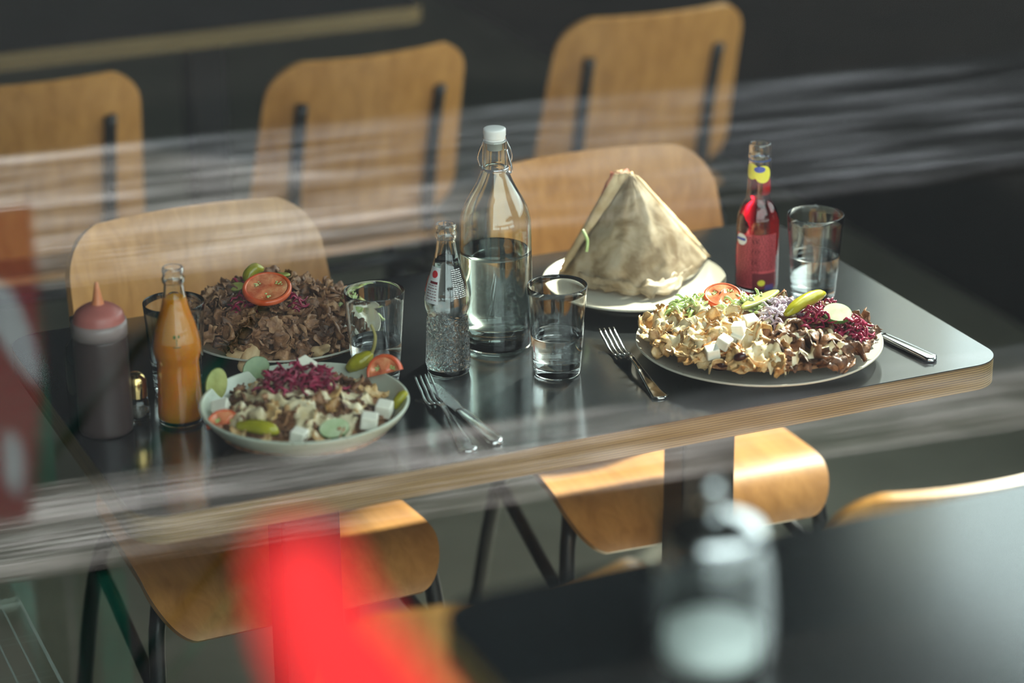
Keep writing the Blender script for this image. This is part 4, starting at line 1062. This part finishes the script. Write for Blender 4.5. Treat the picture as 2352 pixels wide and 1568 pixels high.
for k, (px, py, sz, sp) in enumerate(((1722, 737, 0.0175, 0.2), (1698, 752, 0.016, 0.9), (1690, 772, 0.015, 0.5), (1661, 783, 0.0165, 0.3), (1637, 806, 0.0165, 0.7))):
    feta(pm_pile, px, py, ('feta cube nearest the pickle slice on the mixed meat plate', 'second feta cube from the pickle slice on the mixed meat plate', 'middle feta cube of the row on the mixed meat plate', 'second feta cube from the kidney beans on the mixed meat plate', 'feta cube nearest the kidney beans on the mixed meat plate')[k], sz, sp, None, 'feta cubes on the mixed meat plate')
ribbons('shredded_lettuce', 'pale green lettuce shreds at the back of the mixed meat plate', 'lettuce', pm_pile, [(1700, 700), (1720, 690), (1740, 690), (1730, 708), (1580, 700), (1560, 708), (1600, 695)], M['lettuce'], 16, (0.014, 0.03), 0.0019, 0.009, r_)
ribbons('sliced_onion', 'pale purple onion shreds beside the green pepper', 'onion', pm_pile, [(1790, 705), (1810, 695), (1825, 705), (1780, 722), (1800, 712)], M['onion'], 16, (0.016, 0.03), 0.0018, 0.009, r_)
ribbons('shredded_red_cabbage', 'dark red cabbage shreds at the rim of the mixed meat plate', 'cabbage', pm_pile, [(1860, 728), (1880, 720), (1905, 712), (1935, 745), (1960, 755), (1975, 768), (1890, 740), (1965, 745)], M['cabbage'], 17, (0.012, 0.026), 0.0017, 0.008, r_, up=0.010)
p, n_ = pm_pile.hit(1660, 690); tomato_slice('tomato slice leaning at the back of the mixed meat plate', p+UPV*0.006, UPV*0.95+TOCAM*0.30, 0.4, 0.0245)
def pickle_spear(label, a_px, b_px, pile, r=0.0075, lift=0.007):
    a, _ = pile.hit(*a_px); b, _ = pile.hit(*b_px); a = a+UPV*lift; b = b+UPV*lift; c = (a+b)/2; L = float(np.linalg.norm(b-a))
    t = thing('pickle_slice', label, 'pickle', c); v, f = blob(L/2, r, r*0.62, 24, 14, 0.05, 60)
    d_ = Vector((b-a).tolist()); rot = d_.to_track_quat('X', 'Z').to_euler()
    vtop = [(x, y, min(z, r*0.25)) for x, y, z in v]
    mesh_obj('flesh', (vtop, f), M['pickle'], t); vs = [(x*0.995, y*1.03, min(z, r*0.12)*1.06-0.0004) for x, y, z in v]; mesh_obj('rind', (vs, f), M['pickle_skin'], t)
    t.rotation_euler = rot; return t
pickle_spear('pickle slice lying on lettuce on the mixed meat plate', (1702, 722), (1788, 680), pm_pile, 0.0085, 0.008)
a, _ = pm_pile.hit(1803, 733); b, _ = pm_pile.hit(1893, 690)
pepper('long glossy green pepper lying on the mixed meat plate', [a+UPV*0.006, a*0.65+b*0.35+UPV*0.011, a*0.3+b*0.7+UPV*0.012, b+UPV*0.010], [0.0028, 0.0075, 0.0085, 0.0088, 0.0075, 0.003])
p, n_ = pm_pile.hit(1922, 742); cuke('thick cucumber slice lying on red cabbage on the mixed meat plate', p+UPV*0.013, UPV*0.8+TOCAM*0.45+SR*0.1, -0.15, 0.0185, 0.0150, 0.006)
for px, py in ((1663, 836), (1652, 848), (1700, 820)):
    p, n_ = pm_pile.hit(px, py); o = mesh_obj('kidney_bean', blob(0.0085, 0.0055, 0.005, 16, 10, 0.06, 90), M['bean']); lay(o, p, n_, 0.5, 0.002); tag(o, 'dark kidney bean at the front of the mixed meat plate', 'bean', 'kidney beans on the mixed meat plate')

# ---- kebab plate
def h_keb(s, d):
    rr = math.hypot(s, d)
    if rr > 0.118: return None
    k = max(0.0, 1-((s+0.012)/0.122)**2-((d-0.006)/0.120)**2)
    return 0.011+0.008*(rr/0.118)**2+0.056*k**0.85
pk = Pile(); add_children(pk, [o for o in bpy.data.objects if o.get('label', '').startswith('stoneware plate heaped')][0])
pk.add(mound('kebab_bed', 'bed of chopped kebab meat under the shavings', PK, lambda s, d: None if math.hypot(s, d) > 0.113 else h_keb(s, d)-0.006, 0.125, M['kebab']))
keb = variants(M['kebab'], 'kebab_shaving', 8, (0.020, 0.038), (0.010, 0.019), (0.2, 2.8), 400)
shavings(pk, PK, keb, scatter(PK, 230, lambda s, d: math.hypot(s, d) < 0.114 and not (s > 0.082 and d > -0.02), h_keb, 0.0078, r_), h_keb, [(-0.02, 0.05, 'brown kebab shaving next to the tomato slice on the kebab plate'), (-0.09, 0.0, 'brown kebab shaving at the orange bottle side of the kebab plate'),
         (0.08, 0.0, 'brown kebab shaving at the water glass side of the kebab plate'), (0.0, -0.09, 'brown kebab shaving at the salad bowl side of the kebab plate'), (0.02, 0.11, 'brown kebab shaving at the chair side of the kebab plate'), (0.0, -0.02, 'brown kebab shaving in the middle of the kebab plate')], 'kebab shavings on the kebab plate', r_, 0.8, (0.6, 1.2))
ribbons('shredded_red_cabbage', 'red cabbage shreds under the tomato slice on the kebab plate', 'cabbage', pk, [(560, 690), (590, 700), (660, 692), (560, 655), (680, 690)], M['cabbage'], 11, (0.012, 0.026), 0.0016, 0.008, r_)
def cov_keb(s, d):
    if s < 0.055 or math.hypot(s, d) > 0.112 or d < -0.055: return -1
    return 0.35*nz(s, d, 60, 3.0)+(s-0.085)*14-0.05
sauce('white_sauce', 'white sauce at the side of the kebab plate', pk, PK, 0.122, cov_keb, M['sauce_white'])
ribbons('shredded_lettuce', 'green lettuce shreds in white sauce on the kebab plate', 'lettuce', pk, [(800, 685), (815, 690), (830, 700), (840, 712)], M['lettuce'], 6, (0.012, 0.022), 0.0022, 0.006, r_)
p, n_ = pk.hit(614, 682); tomato_slice('large tomato slice on top of the kebab plate', p+UPV*0.011, UPV*0.95+TOCAM*0.33, 0.25, 0.031, 0.008)
a, _ = pk.hit(585, 662); e_ = lambda s, z, d=0.0: a+SR*s+UPV*z+SD*d
pepper('curled yellow-green pepper on the tomato slice', [e_(0.012, 0.026), e_(0.001, 0.028, -0.004), e_(-0.006, 0.018, -0.010), e_(0.002, 0.006, -0.016), e_(0.014, 0.000, -0.020)], [0.0035, 0.0075, 0.0085, 0.0075, 0.0045, 0.003],
       [e_(0.014, 0.0, -0.020), e_(0.024, -0.003, -0.024), e_(0.036, 0.001, -0.022), e_(0.044, 0.006, -0.018)])
pickle_spear('dark pickle slice behind the tomato slice', (602, 656), (668, 650), pk, 0.0070, 0.012)
p, n_ = pk.hit(545, 672); cuke('small pickle slice beside the tomato slice', p+UPV*0.007, UPV+TOCAM*0.5, 0.2, 0.011, 0.0075, 0.005, 'pickle_slice', 'pickle', 'pickle_skin', 'pickle')
for px, py, sp in ((552, 812, 0.3), (575, 818, 1.1), (735, 800, 0.8)):
    p, n_ = pk.hit(px, py); o = mesh_obj('bread_piece', blob(0.016, 0.009, 0.006, 26, 18, 0.75, 85, px*0.37), M['bread']); lay(o, p, n_, sp, 0.003); tag(o, 'pale bread piece at the front rim of the kebab plate', 'bread', 'bread pieces on the kebab plate')

# ---- salad bowl
def h_sal(s, d):
    rr = math.hypot(s, d)
    if rr > 0.108: return None
    return 0.030+0.030*max(0.0, 1-(rr/0.108)**2)**0.8
ps = Pile(); add_children(ps, [o for o in bpy.data.objects if o.get('label', '').startswith('pale green stoneware bowl')][0])
ps.add(mound('salad_bed', 'bed of chopped salad filling the bowl', BW, h_sal, 0.112, M['kebab']))
shavings(ps, BW, beef[:3]+keb[:3]+chick[:2], scatter(BW, 78, lambda s, d: math.hypot(s, d) < 0.098, h_sal, 0.0115, r_), h_sal, [(0.0, 0.02, 'browned meat shaving next to the red cabbage in the salad bowl'), (0.08, 0.0, 'browned meat shaving at the fork side of the salad bowl'),
         (-0.08, 0.0, 'browned meat shaving at the orange bottle side of the salad bowl'), (0.0, -0.07, 'browned meat shaving at the window-side rim of the salad bowl'), (0.0, 0.09, 'browned meat shaving at the kebab plate side of the salad bowl')], 'meat shavings in the salad bowl', r_, 0.5, (0.7, 1.1), 0.002)
def cov_sal(s, d):
    rr = math.hypot(s, d)
    if rr > 0.096: return -1
    w = math.sin((s*0.75+d*0.66)*150+6*nz(s, d, 20, 7.0))
    return 0.34*w+0.14+0.55*nz(s, d, 48, 9.0)-0.4*max(0, (rr-0.075)/0.02)
sauce('yoghurt_sauce', 'creamy sauce drizzled over the salad bowl', ps, BW, 0.105, cov_sal, M['sauce'], blur=3)
ribbons('shredded_red_cabbage', 'heap of bright red cabbage shreds in the middle of the salad bowl', 'cabbage', ps, [(650, 870), (680, 855), (710, 860), (740, 870), (690, 885), (720, 895), (755, 895), (660, 895), (640, 882)], M['cabbage'], 17, (0.014, 0.030), 0.0016, 0.0075, r_, up=0.014)
feta(ps, 699, 842, 'white feta cube on top of the red cabbage heap', 0.0205, 0.25, UPV+TOCAM*0.25+SR*0.2)
feta(ps, 512, 938, 'white feta cube beside the pickle slice in the salad bowl', 0.0200, 0.8, UPV+SR*-0.3+TOCAM*0.3)
feta(ps, 686, 1000, 'white feta cube at the front rim of the salad bowl, beside the cucumber', 0.0175, 0.1)
feta(ps, 847, 966, 'white feta cube at the rim of the salad bowl, nearest the fork and knife', 0.0185, 0.5)
feta(ps, 882, 938, 'sauce-flecked feta cube below the tomato wedge in the salad bowl', 0.0190, 1.0)
p, n_ = ps.hit(497, 892); cuke('oval pickle slice standing against the side of the salad bowl', p+UPV*0.005, TOCAM*0.8+SR*0.45+UPV*0.3, 1.2, 0.020, 0.0135, 0.004, 'pickle_slice', 'pickle', 'pickle_skin', 'pickle')
p, n_ = ps.hit(588, 850); cuke('darker green cucumber piece at the back of the salad bowl', p+UPV*0.002, TOCAM*0.9+UPV*0.35+SR*0.2, 0.5, 0.017, 0.014, 0.005, flesh='cucumber_darker')
p, n_ = ps.hit(768, 990); cuke('cucumber slice at the front rim of the salad bowl', p+UPV*0.003, TOCAM*0.5+UPV*0.9, 0.3, 0.0175, 0.014, 0.004)
p, n_ = ps.hit(885, 868); tomato_slice('tomato wedge sticking up at the back of the salad bowl', p+UPV*0.006, TOCAM*0.75+UPV*0.25-SR*0.3, 0.35, 0.023, 0.010, True)
p, n_ = ps.hit(515, 985); tomato_slice('tomato wedge at the front of the salad bowl beside a yellow-green pepper', p+UPV*0.004, TOCAM*0.5+UPV*0.6, 0.1, 0.020, 0.010, True)
a, _ = ps.hit(832, 842); e_ = lambda s, z, d=0.0: a+SR*s+UPV*z+SD*d
pepper('yellow-green pepper with a long upright stem in the salad bowl', [e_(-0.018, -0.004), e_(-0.008, 0.004), e_(0.003, 0.010), e_(0.012, 0.018)], [0.004, 0.0085, 0.0105, 0.009, 0.003],
       [e_(0.011, 0.017), e_(0.015, 0.026), e_(0.0165, 0.040), e_(0.012, 0.054)])
a, _ = ps.hit(545, 985); b, _ = ps.hit(640, 1002); pepper('yellow-green pepper along the front rim of the salad bowl', [a+UPV*0.004, a*0.6+b*0.4+UPV*0.007, a*0.2+b*0.8+UPV*0.007, b+UPV*0.004], [0.004, 0.0075, 0.009, 0.007, 0.002])
a, _ = ps.hit(905, 945); b, _ = ps.hit(935, 905); pepper('small yellow-green pepper against the bowl side nearest the fork', [a+UPV*0.004, (a+b)/2+UPV*0.006, b+UPV*0.003], [0.003, 0.006, 0.0065, 0.002])

# ---- flatbread in greaseproof paper
BL = at(1290, 628, TZ+0.020); BR = at(1624, 592, TZ+0.026); FP = at(1478, 672, TZ+0.015); BK = (BL+BR)/2+SD*0.035; BK[2] = TZ+0.016
mid = BL*0.52+BR*0.48+SD*0.004
def at_near(px, py, P):                      # the point of the upright plane through P (facing the window) seen at a pixel
    d_ = ray(px, py); t_ = ((P-CAM)@SD)/(d_@SD); return CAM+d_*t_
AP = at_near(1447, 402, mid)
ctr = np.array([PP[0], PP[1], TZ]); root = thing('wrapped_flatbread', 'triangular filled flatbread wrapped in greaseproof paper, standing on its plate', 'sandwich', ctr)
def cone(apexes, bottoms, bulge, cr, nu=34, nv=30, seed=0.0, pw=1.0):
    G = np.zeros((nu, nv, 3))
    for i in range(nu):
        u = i/(nu-1); A = apexes[0]*(1-u)+apexes[1]*u
        B = bottoms[0]*(1-u)**2+2*u*(1-u)*bottoms[1]+bottoms[2]*u*u
        for j in range(nv):
            v = j/(nv-1); p = A*(1-v)+B*v; out_ = (B-(bottoms[0]*(1-u)+bottoms[2]*u)); L = np.linalg.norm(out_)
            dirn = out_/L if L > 1e-4 else TOCAM
            p = p+dirn*bulge*math.sin(PI*v)*math.sin(PI*u)**0.7
            w = 0.25+0.75*v
            q = Vector((u*7+seed, v*5.5, seed)); p = p+TOCAM*cr*w*noise.noise(q)*1.2+TOCAM*cr*0.8*abs(noise.noise(q*2.1+Vector((3, 1, 0))))*w+UPV*cr*0.5*noise.noise(q*1.7)*v
            G[i, j] = p-ctr
    return G
ctrl = 2*FP-(BL+BR)/2
mesh_obj('front_paper', sheet(cone((AP+SR*-0.001, AP+SR*0.004), (BL, ctrl, BR), 0.006, 0.0060, seed=1.3), 0.0006), M['paper'], root)
ctrl2 = 2*BK-(BL+BR)/2
A2 = at_near(1424, 398, mid+SD*0.012)
mesh_obj('bread', sheet(cone((A2-SR*0.006, AP+SR*0.004+SD*0.012), (BL+SD*0.014-SR*0.002, (BL+BR)/2-SD*0.010, BR+SD*0.010+SR*0.0035), 0.016, 0.004, 24, 24, 4.0), 0.009), M['bread'], root)
mesh_obj('filling', sheet(cone((A2-SR*0.008+SD*0.003, A2+SR*0.006+SD*0.004), (BL+SD*0.018, (BL+BR)/2+SD*0.01, BR+SD*0.014-SR*0.01), 0.01, 0.006, 20, 20, 6.0), 0.014), M['filling'], root)
mesh_obj('back_bread', sheet(cone((A2-SR*0.002+SD*0.009, A2+SR*0.008+SD*0.009), (BL+SD*0.026, ctrl2, BR+SD*0.020-SR*0.01), 0.012, 0.005, 20, 20, 8.0), 0.007), M['bread'], root)
# folded paper hem on the plate
G = np.zeros((30, 9, 3))
for i in range(30):
    u = 0.10+0.82*i/29; B = BL*(1-u)**2+2*u*(1-u)*ctrl+BR*u*u; o_ = B-(BL*(1-u)+BR*u); o_[2] = 0; o_ = o_/(np.linalg.norm(o_)+1e-6)
    for j in range(9):
        v = j/8; wv = 0.026*(0.55+0.45*math.sin(u*11+1.0))*(1-abs(2*u-1)**3)
        z = TZ+0.0150+0.014*(1-v)**2+0.005*math.sin(v*3.0)+0.008*noise.noise(Vector((u*16, v*3, 2)))
        p = B+o_*(wv*v-0.004)+SR*0.012*v*noise.noise(Vector((u*9, 1, v))); p[2] = z; G[i, j] = p-ctr
mesh_obj('paper_hem', sheet(G, 0.0006), M['paper'], root)
a, _ = at_near(1345, 575, (BL+FP)/2), 0
o = mesh_obj('lettuce_shred', tube(bend_path([at_near(1338, 528, (BL+FP)/2-SD*0.004)-ctr, at_near(1349, 552, (BL+FP)/2-SD*0.012)-ctr, at_near(1347, 578, (BL+FP)/2-SD*0.016)-ctr], 5), 0.0022, 7), M['lettuce'], root)
